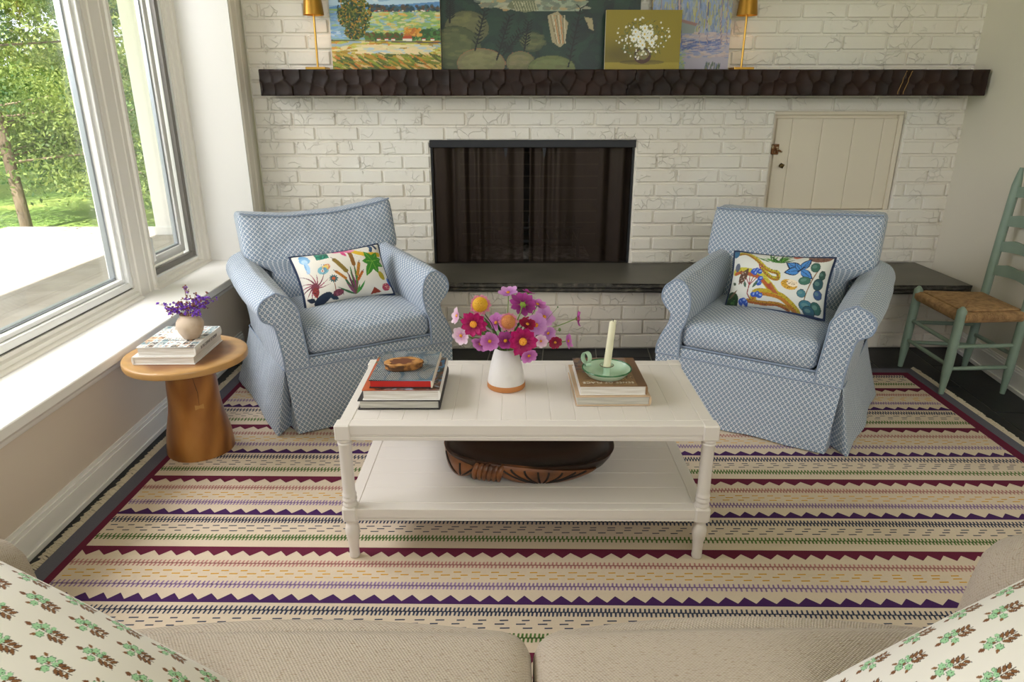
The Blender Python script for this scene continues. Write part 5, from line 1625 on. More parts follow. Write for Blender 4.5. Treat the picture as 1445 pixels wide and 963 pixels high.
for i, (tip, lb, frac) in enumerate(SPR):
    rs = random.Random(40 + i)
    base = Vector((VBX + tip[0] * .25, VBY + tip[1] * .25, VBZ + .0875))
    t = thing('statice_sprig', lb, 'dried flower', base, 0, 'dried statice in the clay vase')
    tp = Vector(tip)
    sm, fm = MB(), MB()
    sm.tube([(-tp.x * .1, -tp.y * .1, -.03), (0, 0, 0), tuple(tp * .55 + Vector((0, 0, .006))), tuple(tp)], .0010, n=5)
    n = 22 if i != 3 else 16
    for j in range(n):
        u = rs.uniform(.45, 1.05) if i != 3 else rs.choice((1.0, .72, .5))
        c_ = tp * u + Vector((rs.gauss(0, .009), rs.gauss(0, .009), rs.gauss(0, .007)))
        sm.tube([tuple(tp * (u * .8)), tuple(c_)], .0006, n=4)
        mi = 0 if rs.random() < frac else 1
        for q in range(3):
            d = Vector((rs.gauss(0, 1), rs.gauss(0, 1), rs.gauss(0, 1) + .6)).normalized(); r_ = rs.uniform(.0028, .0046)
            s1 = d.orthogonal().normalized() * r_; s2 = d.cross(s1); e = c_ + d * r_ * 1.8
            fm.add([c_, e + s1, e + s2, e - s1, e - s2, e - d * r_ * .4], [(0, 1, 2), (0, 2, 3), (0, 3, 4), (0, 4, 1), (5, 2, 1), (5, 3, 2), (5, 4, 3), (5, 1, 4)], mi)
    sm.build('stem', M_dry, t); fm.build('blossoms', [M_stat, M_statb], t, smooth=0)

# ================================================================== ladder-back chair
M_sage = mat('sage_green_paint', '#8b9e8e', rough=.42, var=('#7e9282', 7, 3, .4, .7), bump=(40, .08, .001))
M_rush = mat('woven_rush', '#b38e62', rough=.85, var=('#876746', 40, 3, .35, .7), bump=(120, .5, .002))
LA, LB, LC, LD = (2.109, 3.032), (2.121, 3.415), (2.436, 3.371), (2.423, 3.050)
o0 = Vector(((LA[0] + LC[0]) / 2, (LA[1] + LC[1]) / 2, 0))
lc = thing('ladder_back_chair', 'sage green painted ladder-back chair with a woven rush seat by the right wall', 'chair', o0)
def P3(p, z, dx=0, dy=0): return Vector((p[0] + dx, p[1] + dy, z)) - o0
legs = {}
for nm, p, z0, top, r_, lean in (('A', LA, RUGZ, .446, .0215, (.014, .0)), ('B', LB, 0.0, .444, .0215, (.018, .0)), ('C', LC, 0.0, 1.045, .0205, (.020, .0)), ('D', LD, 0.0, 1.045, .0205, (.012, .0))):
    n = 26; pts, rad = [], []
    for i in range(n):
        s = i / (n - 1); z = z0 + (top - z0) * s
        bend = (max(0, z - .42) / .62) ** 1.3 * .034 if top > 1 else 0
        pts.append(P3(p, z, lean[0] * min(z, .45) / .45 + bend, lean[1]))
        tr_ = .55 + .45 * min(1, (z - z0) / .12)
        if top < 1: e = .35 + .65 * min(1, (top - z) / .014) ** .5 if top - z < .014 else 1
        else: e = .40 + .60 * min(1, (top - z) / .07) if top - z < .07 else 1
        rad.append(r_ * tr_ * e)
    if top < 1:
        pts.append(P3(p, top + .002, *lean)); rad.append(r_ * .1)
    m = MB(); m.tube(pts, rad, n=14)
    m.build('leg' if top < 1 else 'back_post', M_sage, lc, smooth=60)
    legs[nm] = lambda z, p=p, lean=lean, top=top: P3(p, z, lean[0] * min(z, .45) / .45 + ((max(0, z - .42) / .62) ** 1.3 * .034 if top > 1 else 0), lean[1])
def rung(a, b, z, r_=.0105):
    m = MB(); p, q = legs[a](z), legs[b](z); pts = [p + (q - p) * s for s in np.linspace(0, 1, 9)]
    m.tube(pts, [r_ * (.8 + .2 * math.sin(math.pi * s)) for s in np.linspace(0, 1, 9)], n=10); m.build('rung', M_sage, lc, smooth=60)
for a, b, zs in (('A', 'B', (.262, .155)), ('A', 'D', (.250, .138)), ('B', 'C', (.250, .138)), ('D', 'C', (.20,))):
    for z in zs: rung(a, b, z)
for a, b in (('A', 'B'), ('B', 'C'), ('C', 'D'), ('D', 'A')): rung(a, b, .388, .012)
# rush seat: four woven triangles meeting in the middle
m = MB()
SQ = [legs['A'](.405) + Vector((-.004, -.010, 0)), legs['D'](.405) + Vector((0, -.010, 0)), legs['C'](.405) + Vector((0, .010, 0)), legs['B'](.405) + Vector((-.004, .010, 0))]
cen = sum(SQ, Vector()) / 4 + Vector((0, 0, .006))
for i in range(4):
    a, b = SQ[i], SQ[(i + 1) % 4]
    out = ((a + b) / 2 - cen); out.z = 0; out.normalize()
    n = 15
    for j in range(n):
        s0 = j / n; s1 = (j + 1) / n
        # one rush cord runs parallel to the rail, from one mitre to the other, stepping inwards
        t_ = 1 - (j + .5) / n
        p, q = cen + (a - cen) * t_, cen + (b - cen) * t_
        h = .005 * math.sin(math.pi * t_) + (.010 if t_ < .9 else .0) - (.0 if t_ < .9 else 0)
        d = (q - p) * .0
        m.tube([p + Vector((0, 0, h + .004)), (p + q) / 2 + Vector((0, 0, h + .002)), q + Vector((0, 0, h + .004))], .0095, n=7, flat=.7)
    # wraps over the rail
    nw = 44
    for j in range(nw):
        s = (j + .5) / nw
        if .045 < s < .955:
            p = a + (b - a) * s
            m.tube([p - out * .03 + Vector((0, 0, .010)), p - out * .004 + Vector((0, 0, .011)), p + out * .012 + Vector((0, 0, .002)), p + out * .012 + Vector((0, 0, -.018)), p + out * .002 + Vector((0, 0, -.03))], .0044, n=5)
m.poly([p + Vector((0, 0, -.02)) for p in SQ]); m.poly([p + Vector((0, 0, .002)) for p in SQ])
m.build('rush_seat', M_rush, lc, smooth=60)['label'] = 'woven rush seat'
for z in (.545, .665, .790, .930):
    m = MB(); p, q = legs['D'](z), legs['C'](z)
    rows = []
    for s in np.linspace(0, 1, 21):
        c_ = p + (q - p) * s + Vector((.022 * math.sin(math.pi * s), 0, 0))
        hu = .026 + .012 * math.sin(math.pi * s) ** 2 - .006 * math.cos(4 * math.pi * s) * math.sin(math.pi * s)
        hl = .026 - .010 * math.sin(math.pi * s) ** 1.5
        rows.append([c_ + Vector((-.006, 0, -hl)), c_ + Vector((-.004, 0, hu)), c_ + Vector((.006, 0, hu)), c_ + Vector((.004, 0, -hl))])
    m.grid(rows, closeu=True, uv=False); m.build('slat', M_sage, lc, smooth=40, fix=True)

# ================================================================== mantel beam
M_beam = mat('hand_hewn_dark_oak', '#2f1c15', rough=.5, spec=.25, var=('#1e120d', 6, 4, .35, .65), bump=(50, .15, .002))
be = thing('mantel_beam', 'long dark hand-hewn timber mantel beam running across the brick wall', 'mantel', (.645, 4.03, 1.373))
rs = np.random.RandomState(11)
bx0, bx1, by0, by1, bz0, bz1 = -1.955, 1.958, -.105, .100, .0, .1325
cellx = np.arange(bx0 - .1, bx1 + .15, .078)
seeds = []
for j, zc in enumerate((.030, .098)):
    for x in cellx: seeds.append((x + (.04 if j % 2 else 0) + rs.uniform(-.026, .026), zc + rs.uniform(-.018, .018)))
seeds = np.array(seeds)
def scallop(x, z):
    d = np.hypot((seeds[:, 0] - x), (seeds[:, 1] - z) * .95)
    j = int(np.argmin(d))
    return .0085 * min(1.0, (d[j] / .045) ** 2) + .0045 * (x - seeds[j, 0]) / .045 + .003 * noise.noise(Vector((x * 7, z * 11, 4))) + .002 * noise.noise(Vector((x * 9, z * 9, 0)))
nx_ = 620
front = np.linspace(bz0, bz1, 23)
rows = []
for x in np.linspace(bx0, bx1, nx_):
    row = []
    sag = .003 * noise.noise(Vector((x * 1.3, 0, 3)))
    for z in front: row.append((x, by0 + .008 - scallop(x, z) + (.004 if z in (front[0], front[-1]) else 0), z + sag))
    for y in np.linspace(by0 + .012, by1, 6): row.append((x, y, bz1 + .0006 * noise.noise(Vector((x * 8, y * 8, 1)))))
    for y in np.linspace(by1, by0 + .012, 6): row.append((x, y, bz0 + sag))
    rows.append(row)
m = MB(); m.grid(rows, closeu=True, uv=False, flip=True); m.poly(rows[0]); m.poly(rows[-1][::-1])
m.build('beam', M_beam, be, smooth=50, fix=True)
MZ = 1.5062
# knot and pale split near the right end
m = MB()
for dx_ in (1.475, 1.505):
    pts = [(dx_ + .035 * (z / .13) + .006 * noise.noise(Vector((z * 60, dx_, 0))), by0 - .0005, z) for z in np.linspace(.008, .125, 14)]
    m.tube(pts, .0022, n=5)
m.build('pale_split', mat('pale_wood_split', '#8a6a3c', rough=.7), be)

# ================================================================== fireplace screen
M_iron = mat('black_iron', '#26272a', rough=.45, metal=.4, bump=(30, .1, .002))
def mesh_curtain_mat():
    m = bpy.data.materials.new('woven_metal_mesh'); m.use_nodes = True
    k = Nd(m); p = m.node_tree.nodes['Principled BSDF']
    p.inputs['Base Color'].default_value = (*hx('#3a2d24'), 1); p.inputs['Roughness'].default_value = .45; p.inputs['Metallic'].default_value = .5
    tr_ = k.n('ShaderNodeBsdfTransparent')
    uv = k.n('ShaderNodeTexCoord'); sp = k.n('ShaderNodeSeparateXYZ'); k.l(uv.outputs['UV'], sp.inputs[0])
    s = 2 * math.pi / .006
    a = k.math('SINE', k.math('MULTIPLY', k.math('ADD', sp.outputs[0], sp.outputs[1]), s)); b = k.math('SINE', k.math('MULTIPLY', k.math('SUBTRACT', sp.outputs[0], sp.outputs[1]), s))
    hole = k.math('GREATER_THAN', k.math('MULTIPLY', a, b), .22)
    mx = k.n('ShaderNodeMixShader'); k.l(hole, mx.inputs[0]); k.l(p.outputs[0], mx.inputs[1]); k.l(tr_.outputs[0], mx.inputs[2])
    k.l(mx.outputs[0], m.node_tree.nodes['Material Output'].inputs[0])
    return m
M_mesh = mesh_curtain_mat()
fs = thing('fireplace_screen', 'black fireplace screen with two drawn pleated metal-mesh curtains', 'screen', (.162, WY + .02, .402))
m = MB(); m.box((-.602, -.022, .687), (.600, .012, .729), .003); m.build('header_rail', M_iron, fs, smooth=0)
for x in (-.598, .584):
    m = MB(); m.box((x, .0, .0), (x + .012, .012, .69), .002); m.build('side_strip', M_iron, fs, smooth=0)
for x0, x1, seed in ((-.588, -.052, 1), (-.018, .586, 5)):
    m = MB(); rows = []
    xs_ = np.linspace(x0, x1, 260)
    for z in np.linspace(.004, .690, 7):
        row = []
        for x in xs_:
            ph = x * 46 + 7 * noise.noise(Vector((x * 3, seed, 0)))
            edge = min(1, abs(x - (x0 if seed == 1 else x1)) / .25)
            amp = .011 + .010 * (1 - edge) + .004 * noise.noise(Vector((x * 7, seed, 2)))
            row.append((x, .020 + amp * math.sin(ph) + .003 * math.sin(ph * 2.3), z))
        rows.append(row)
    m.grid(rows); m.build('mesh_curtain', M_mesh, fs, smooth=180)
for x in (-.158, .068):
    m = MB(); m.prism([(x - .014, .690), (x + .010, .690), (x + .004, .640), (x - .004, .630)], -.006, .002, 'y'); m.build('curtain_pull', M_iron, fs, smooth=0)
# grate with ash behind the screen
gr = thing('fire_grate', 'dark iron fire grate standing inside the firebox behind the mesh', 'grate', (.16, WY + .32, .396))
m = MB()
for y in (-.14, .12):
    m.box((-.33, y - .008, .10), (.33, y + .008, .118), .002)
    for x in (-.30, .30): m.box((x - .01, y - .01, 0), (x + .01, y + .01, .11), .002)
for x in np.linspace(-.30, .30, 11): m.tube([(x, -.18, .20), (x, -.15, .125), (x, .12, .125), (x, .16, .22)], .009, n=6)
m.tube([(-.32, -.18, .20), (.32, -.18, .20)], .008, n=6)
m.build('grate_bars', M_iron, gr)
m = MB(); m.grid([[(-.38 + .76 * i / 30, -.18 + .40 * j / 14, .001 + .035 * max(0, 1 - ((i - 15) / 15) ** 2) * max(0, 1 - ((j - 7) / 7) ** 2) * (1 + noise.noise(Vector((i * .5, j * .5, 0))))) for i in range(31)] for j in range(15)], uv=False)
ash = m.build('ash_heap', mat('wood_ash', '#8a8580', rough=1, var=('#4a4642', 20, 4, .4, .6)))
ash.location = (.16, WY + .32, .397)
tag(ash, 'grey heap of ash on the firebox floor below the grate', 'ash', kind='stuff')

# ================================================================== brass lamps and paintings on the mantel
M_brass = mat('satin_brass', '#c49a4a', rough=.28, metal=1.0)
M_goldshade = mat('gold_lamp_shade', '#b98a3a', rough=.35, metal=.85)
def lamp(label, x, lean, y):
    t = thing('table_lamp', label, 'lamp', (x, y, MZ), 0, 'slim brass lamps on the mantel')
    m = MB(); m.box((-.054, -.054, 0), (.054, .054, .013), .002); m.build('base', M_brass, t, smooth=0)
    m = MB(); m.tube([(0, 0, .012), (lean * .3, 0, .30), (lean * .34, 0, .34)], .0058, n=12); m.build('pole', M_brass, t)
    m = MB(); c = lean * .28
    m.lathe([(.0545, .272), (.0535, .272), (.038, .415), (.039, .417), (.0545, .272)], n=40, c=(c, 0, 0)); m.build('lamp_shade', M_goldshade, t, smooth=50)
    b_ = light('bulb', 'POINT', (x + c, y, MZ + .36), (x, y, MZ), .7, col=(1.0, .80, .55)); b_.data.shadow_soft_size = .02; b_.parent = t; b_.location = (c, 0, .36)
lamp('slim brass lamp with a gold shade beside the meadow painting on the mantel', -1.020, .008, 4.035)
lamp('slim brass lamp with a gold shade beside the blue birch painting on the mantel', 1.2955, .006, 4.035)

M_oil = vcol_mat('oil_paint', .45, 0, (140, .35, .002))
M_canvas = mat('raw_canvas_edge', '#d9cdb6', rough=.9)
def painting(label, x0, x1, z0, z1, y0, lean, P, depth=.022, dark_edge=None):
    """stretched canvas standing on the mantel and leaning back on the wall"""
    t = thing('painting', label, 'painting', ((x0 + x1) / 2, y0, z0), 0, 'paintings leaning on the mantel')
    w, h = x1 - x0, z1 - z0
    rot = Matrix.Rotation(-lean, 4, 'X')
    nx, ny = P.w, P.h
    V = [rot @ Vector((-w / 2 + w * i / nx, 0, h * j / ny)) for j in range(ny + 1) for i in range(nx + 1)]
    F = [(j * (nx + 1) + i, j * (nx + 1) + i + 1, (j + 1) * (nx + 1) + i + 1, (j + 1) * (nx + 1) + i) for j in range(ny) for i in range(nx)]
    m = MB(); m.add(V, F)
    o = m.build('painted_canvas', M_oil, t, smooth=0)
    set_cols(o, P.sample(np.array([(i / nx, j / ny) for j in range(ny + 1) for i in range(nx + 1)])))
    m = MB(); m.box((-w / 2, .0006, 0), (w / 2, depth, h), 0, xf=rot); m.build('canvas_edge', dark_edge or M_canvas, t, smooth=0)
    return t
# meadow with a big tree (the photograph shows its lower part; the sky goes on above)
P = Paint(220, 200, '#9fc0dc'); P.rs = np.random.RandomState(21); a = .9; s_ = .70   # s_: visible share of the height
v = lambda f: f * s_
P.poly([(0, v(.93)), (1, v(.93)), (1, 1), (0, 1)], '#b9d3e6'); P.dabs(60, 0, 1, v(1.0), 1, ['#d8e4ec', '#8fb4d6', '#c3d9e8'], .08, .02, 0, .3, a)
P.poly([(0, v(.9)), (.2, v(.96)), (.55, v(.93)), (1, v(.98)), (1, v(.85)), (0, v(.85))], '#5f8fc4')
P.poly([(0, v(.43)), (1, v(.40)), (1, v(.86)), (0, v(.88))], '#8fb06a')
P.dabs(420, 0, 1, v(.50), v(.84), ['#a8bf5a', '#cfc46a', '#7fa86a', '#9fc0c8', '#e0b060', '#c0d08a', '#88b0c0', '#d8d0a0'], .035, .008, 0, .25, a)
P.poly([(0, v(.44)), (.32, v(.44)), (.25, v(.82)), (0, v(.86))], '#7fa8d0', .7); P.dabs(80, 0, .3, v(.46), v(.84), ['#8fb4dc', '#6f9acb', '#b8cfe0', '#a0b878'], .03, .008, 0, .3, a)
P.dabs(120, .36, 1, v(.85), v(.92), ['#2f4a5a', '#3f5f6a', '#5a4a3a', '#26404a'], .016, .018, 1.5, .4, a); P.dabs(14, .4, 1, v(.835), v(.86), ['#e8dcd0', '#b04a3a'], .012, .005, 0, .1, a)
P.dabs(140, .32, .66, v(.44), v(.53), ['#3a5f2e', '#5a7a34', '#4a5a2a', '#6a4a24'], .016, .02, 1.5, .4, a); P.dabs(150, .72, 1, v(.44), v(.58), ['#2f5a30', '#4a7a3a', '#3a4a24'], .018, .022, 1.5, .4, a)
P.dabs(40, .68, .82, v(.5), v(.6), ['#d08a2a', '#c0702a', '#e0a84a'], .02, .012, 0, .6, a)
P.poly([(.655, v(.40)), (.74, v(.40)), (.74, v(.46)), (.655, v(.46))], '#ece4d4'); P.poly([(.65, v(.46)), (.745, v(.455)), (.735, v(.50)), (.67, v(.50))], '#b8502e')
for x in (.42, .49, .55, .83, .91): P.poly([(x, v(.43)), (x + .035, v(.43)), (x + .035, v(.45)), (x, v(.45))], '#efe9de'); P.poly([(x - .004, v(.45)), (x + .038, v(.45)), (x + .03, v(.465)), (x + .003, v(.465))], '#b04a34')
P.poly([(0, 0), (1, 0), (1, v(.41)), (0, v(.44))], '#a89a34')
P.dabs(520, 0, 1, v(.22), v(.42), ['#c8b43a', '#d8c860', '#a8882a', '#b8c058', '#d8903a', '#9fb4c0', '#e8d8a0'], .05, .010, 0, .2, a); P.dabs(160, .25, .9, v(.24), v(.36), ['#efe0b0', '#dfd4a0', '#b8ccd8', '#f0d8a8'], .055, .010, 0, .15, a)
P.dabs(420, 0, 1, 0, v(.22), ['#6a7a24', '#4a5a1c', '#b8902a', '#c8a84a', '#8a9a30', '#c8782a', '#e0c080', '#3f5a24'], .055, .010, -.4, .3, a)
P.poly([(.0, v(.42)), (1, v(.39)), (1, v(.405)), (0, v(.44))], '#24384a', .8)
P.line([(.235, v(.46)), (.225, v(.66)), (.24, v(.9))], .018, '#3a2a1c', a); P.line([(.23, v(.6)), (.2, v(.8))], .01, '#4a3826', a)
for cx_, cy_, r1, r2 in ((.22, v(.88), .14, .16), (.24, v(.70), .12, .12), (.17, v(.78), .10, .12), (.28, v(.84), .10, .14), (.22, v(1.05), .12, .14), (.22, v(.55), .09, .07)):
    for _ in range(260):
        an_, q = P.rs.uniform(0, 6.28), math.sqrt(P.rs.rand())
        P.ell(cx_ + r1 * q * math.cos(an_), cy_ + r2 * q * math.sin(an_), .012, .007, ['#24401f', '#3f5a24', '#2f4a2a', '#7a7a2c', '#b8862c', '#1c3020', '#5a6a26'][P.rs.randint(7)], P.rs.uniform(0, 3), .95, a)
painting('sunny oil painting of a meadow with a big autumn tree and a red-roofed cottage', -.941, -.348, MZ, MZ + .50, 4.05, .055, P)
# dark pond painting
P = Paint(300, 180, '#16281f'); P.rs = np.random.RandomState(31); a = .62; s_ = .56
P.dabs(500, 0, 1, 0, 1, ['#14302a', '#18382a', '#141f1f', '#1f3c2c', '#182c28', '#224030'], .06, .03, .3, 1.2, a, .5)
def pad(cx_, cy_, rx, ry, c, c2, edge):
    P.ell(cx_, cy_, rx * 1.02, ry * 1.05, edge, 0, .8, a)
    P.ell(cx_, cy_, rx, ry, c, 0, 1, a); P.ell(cx_ - rx * .1, cy_ + ry * .2, rx * .72, ry * .62, c2, 0, .6, a)
    for _ in range(60):
        an_, q = P.rs.uniform(0, 6.28), math.sqrt(P.rs.rand()); P.ell(cx_ + rx * .9 * q * math.cos(an_), cy_ + ry * .9 * q * math.sin(an_) / a, .02, .008, [c, c2, '#7a7a48', '#6a6a44'][P.rs.randint(4)], 0, .35, a)
v = lambda f: f * s_
pad(.13, v(.62), .11, .085, '#57593a', '#6a6a46', '#2c3a24'); pad(.07, v(.32), .13, .11, '#4a5334', '#5f6640', '#2c3a24'); pad(.20, v(.10), .12, .075, '#7a7450', '#8a8a5c', '#9a6a4a')
pad(.40, v(.12), .07, .055, '#6f6f4a', '#8a805c', '#8a5f48'); pad(.56, v(.02), .12, .07, '#66703f', '#7a8450', '#3f4a2c'); pad(.46, v(.42), .06, .05, '#3f4a30', '#55603c', '#2a3824')
P.poly([(.18, v(1.02)), (.30, v(.90)), (.50, v(.86)), (.70, v(.86)), (.74, v(1.0)), (.6, v(1.15)), (.3, v(1.2))], '#98a28e'); P.dabs(160, .2, .72, v(.9), v(1.15), ['#7f8c78', '#a8a890', '#6a7468', '#b89a6a', '#98a48c'], .03, .010, .1, .4, a, .8)
P.poly([(.33, v(.92)), (.42, v(.84)), (.49, v(.88)), (.47, v(1.02)), (.36, v(1.02))], '#6f7458'); 
for i in range(9): P.line([(.36 + i * .014, v(1.0)), (.38 + i * .013, v(.87))], .004, '#b8b494', a)
P.dabs(30, .5, .75, v(1.06), v(1.2), ['#8a5a30', '#9a6a3c', '#7a4a2a'], .03, .014, 0, .6, a)
P.poly([(.535, v(.80)), (.585, v(.86)), (.64, v(.70)), (.625, v(.40)), (.60, v(.34)), (.56, v(.42))], '#a89c7c')
for i in range(8): P.line([(.55 + i * .010, v(.80)), (.585 + i * .006, v(.40))], .0035, ['#6f6448', '#d0c8ac', '#c87a3a'][i % 3], a)
P.poly([(.72, v(.78)), (.76, v(.76)), (.77, v(.58)), (.745, v(.62))], '#a89c78')
for x0, y0, x1, y1 in ((.17, v(.30), .22, v(.85)), (.28, v(.16), .345, v(.78)), (.045, v(.7), .05, v(1.0)), (.645, v(.06), .70, v(.9)), (.31, v(.22), .40, v(.55)), (.42, v(.3), .44, v(.7))):
    P.line([(x0, y0), (x1, y1)], .008, '#0b1511', a)
    for t in np.linspace(.15, 1, 9):
        for sd in (1, -1): P.leaf(x0 + (x1 - x0) * t, y0 + (y1 - y0) * t, .035, .007, math.atan2(y1 - y0, x1 - x0) + sd * .9, '#0d1813', a)
painting('large dark green oil painting of lily pads and a pale-finned fish, tallest on the mantel', -.345, .735, MZ, MZ + .62, 4.072, .045, P, .024, mat('dark_canvas_edge', '#3a2f28', rough=.8))
# daisies in a bowl
P = Paint(190, 150, '#8f7f14'); P.rs = np.random.RandomState(41); a = .71
X, Y = np.meshgrid(np.linspace(0, 1, P.w), np.linspace(0, 1, P.h))
shade = np.clip(1.0 - .55 * np.exp(-(((X - .2) / .35) ** 2 + ((Y - .25) / .25) ** 2)), 0, 1)
P.a *= shade[..., None]
P.poly([(0, 0), (1, 0), (1, .13), (0, .13)], '#a8952c', .8); P.ell(.5, .13, .30, .03, '#4a3f10', 0, .6, a)
P.ell(.505, .24, .115, .095, '#4a2a1c', 0, 1, a); P.ell(.505, .26, .085, .06, '#8a7a4a', 0, .8, a); P.ell(.50, .28, .05, .03, '#c0b884', 0, .7, a)
for _ in range(240):
    an_, q = P.rs.uniform(0, 6.28), math.sqrt(P.rs.rand()); P.leaf(.50 + .32 * q * math.cos(an_), .52 + .30 * q * math.sin(an_), .05, .009, P.rs.uniform(0, 6.28), ['#3f5224', '#5f6f2a', '#2f4020', '#6f7f50'][P.rs.randint(4)], a, .8)
for _ in range(85):
    an_, q = P.rs.uniform(0, 6.28), math.sqrt(P.rs.rand())
    x, y = .50 + .37 * q * math.cos(an_), .54 + .36 * q * math.sin(an_)
    if y < .16: continue
    r_ = P.rs.uniform(.018, .028) if q < .5 else P.rs.uniform(.010, .018)
    for i in range(8): P.leaf(x, y, r_, r_ * .5, i * .785 + q * 5, ['#f0efe4', '#dfe2d4', '#ffffff'][P.rs.randint(3)], a)
    P.ell(x, y, r_ * .24, r_ * .24, '#d8c048', 0, 1, a)
for x, y in ((.44, .56), (.52, .60), (.56, .54), (.47, .48), (.60, .62), (.40, .64), (.52, .70), (.38, .52), (.62, .46), (.50, .42)):
    for i in range(12): P.leaf(x, y, .048, .02, i * .524, '#f6f5ee' if i % 2 else '#e2e6dc', a)
    P.ell(x, y, .012, .012, '#d8b838', 0, 1, a)
painting('small mustard-yellow painting of white daisies in a bowl, standing in front of the others', .538, .942, MZ, MZ + .296, 3.985, .06, P)
# blue winter wood
P = Paint(170, 200, '#8fa0c4'); P.rs = np.random.RandomState(51); a = 1.18; s_ = .68
v = lambda f: f * s_
P.dabs(500, 0, 1, v(.55), 1, ['#8f9fc8', '#a8b0c0', '#7a8cb4', '#b8b890', '#c0b878', '#98a8b8', '#6f86a8'], .012, .05, 0, .2, a, .8)
P.dabs(260, 0, 1, v(.6), 1, ['#c4c070', '#b0a860', '#8a94a8'], .007, .045, 0, .15, a, .8)
P.poly([(0, 0), (1, 0), (1, v(.56)), (0, v(.56))], '#b0aabb'); P.dabs(320, 0, 1, v(.2), v(.56), ['#b8a8b0', '#c8b8b8', '#a0a4c0', '#c0b0a8', '#9098bc'], .05, .012, 0, .2, a)
P.dabs(90, 0, .9, v(.28), v(.46), ['#5f6fa8', '#6f7cb4', '#4f5f98'], .06, .006, .1, .1, a, .8)
P.poly([(0, 0), (.46, 0), (.38, v(.3)), (0, v(.36))], '#8fa088'); P.dabs(140, 0, .44, 0, v(.34), ['#7f9a8a', '#a8b878', '#8098b8', '#b8c490', '#98a8a0'], .03, .012, .2, .6, a)
P.poly([(.0, v(.66)), (.24, v(.80)), (.56, v(.68)), (.54, v(.55)), (0, v(.55))], '#8f9a98'); P.poly([(.24, v(.80)), (.58, v(.70)), (.56, v(.66)), (.24, v(.76)), (.0, v(.62)), (.0, v(.68))], '#a07c78'); P.poly([(.16, v(.55)), (.34, v(.55)), (.34, v(.64)), (.22, v(.66))], '#5f6f8c'); P.poly([(.08, v(.6)), (.26, v(.66)), (.36, v(.6)), (.2, v(.58))], '#c8c0bc')
for x, w in ((.36, .035), (.88, .014), (.70, .010), (.60, .008), (.95, .010), (.12, .010)):
    P.line([(x + .02, v(.40)), (x - .01, v(.75)), (x - .05 if w > .03 else x, 1)], w * 1.25, '#5a6288', a); P.line([(x + .02, v(.40)), (x - .01, v(.75)), (x - .05 if w > .03 else x, 1)], w * .7, '#c0a8a4', a)
P.line([(.385, v(.40)), (.36, v(.1)), (.35, 0)], .02, '#5f78c0', a); P.dabs(30, .7, .9, 0, v(.1), ['#5a6a5a', '#8a8a6a', '#6a7a94'], .008, .03, 0, .3, a)
painting('blue-mauve painting of birch trees and a snowy cabin behind the daisy painting', .795, 1.226, MZ, MZ + .50, 4.052, .055, P, .02, mat('pine_stretcher', '#a88656', rough=.7))

# ================================================================== sofa in the foreground
def linen(name, c1, c2):
    m = bpy.data.materials.new(name); m.use_nodes = True
    k = Nd(m); p = m.node_tree.nodes['Principled BSDF']
    tc = k.n('ShaderNodeTexCoord'); mp = k.n('ShaderNodeMapping'); mp.inputs['Rotation'].default_value = (0, 0, R(8)); k.l(tc.outputs['UV'], mp.inputs[0])
    sp = k.n('ShaderNodeSeparateXYZ'); k.l(mp.outputs[0], sp.inputs[0])
    a = k.math('SINE', k.math('MULTIPLY', sp.outputs[0], 2 * math.pi / .0062)); b = k.math('SINE', k.math('MULTIPLY', sp.outputs[1], 2 * math.pi / .0070))
    m2 = k.n('ShaderNodeMapping'); m2.inputs['Scale'].default_value = (90, 380, 1); k.l(tc.outputs['UV'], m2.inputs[0])
    nz = k.n('ShaderNodeTexNoise', i_Scale=1.0, i_Detail=3.0); k.l(m2.outputs[0], nz.inputs['Vector'])
    rg = k.n('ShaderNodeMapRange'); rg.inputs[1].default_value = .56; rg.inputs[2].default_value = .75; k.l(nz.outputs[0], rg.inputs[0])
    base = k.mix(k.math('MULTIPLY', k.math('ADD', k.math('MULTIPLY', a, b), 1.0), .42), hx(c1), tuple(v * .78 for v in hx(c1)))
    k.l(k.mix(k.math('MULTIPLY', rg.outputs[0], .75), base, hx(c2)), p.inputs['Base Color']); p.inputs['Roughness'].default_value = .9; p.inputs['Sheen Weight'].default_value = .1; p.inputs['Specular IOR Level'].default_value = .2
    bp = k.n('ShaderNodeBump'); bp.inputs['Strength'].default_value = .5; bp.inputs['Distance'].default_value = .0012; k.l(k.math('ADD', k.math('MULTIPLY', a, b), nz.outputs[0]), bp.inputs['Height']); k.l(bp.outputs[0], p.inputs['Normal'])
    return m
M_linen = linen('oatmeal_linen', '#c4b6a6', '#86694c')
sf = thing('sofa', 'oatmeal linen two-seat sofa in the foreground, seen from above its back', 'sofa', (.045, .6, 0))
def sof(q, u):
    q = q.copy()
    if u[1] > 0: q[1] += .062 * (1 - u[0] ** 2) ** 1.1 * (1 - u[2] ** 2) ** .5 + .002
    if u[2] > 0: q[2] += .028 * (1 - u[0] ** 2) * (1 - u[1] ** 2) ** .5
    return q
for x0, x1 in ((-.858, -.0015), (.0015, .775)):
    v_, f_ = puff((x0, -.30, .30), (x1, .404, .462), .048, 18, sof)
    m = MB(); m.add(v_, f_); m.build('seat_cushion', M_linen, sf, box_uv=True, fix=True, smooth=70)
m = MB(); m.box((-.84, -.42, .10), (.80, .40, .30), .02); m.build('base', M_linen, sf, box_uv=True)
m = MB(); m.box((-1.02, -.56, .06), (1.02, -.36, .80), .06); m.build('backrest', M_linen, sf, box_uv=True)
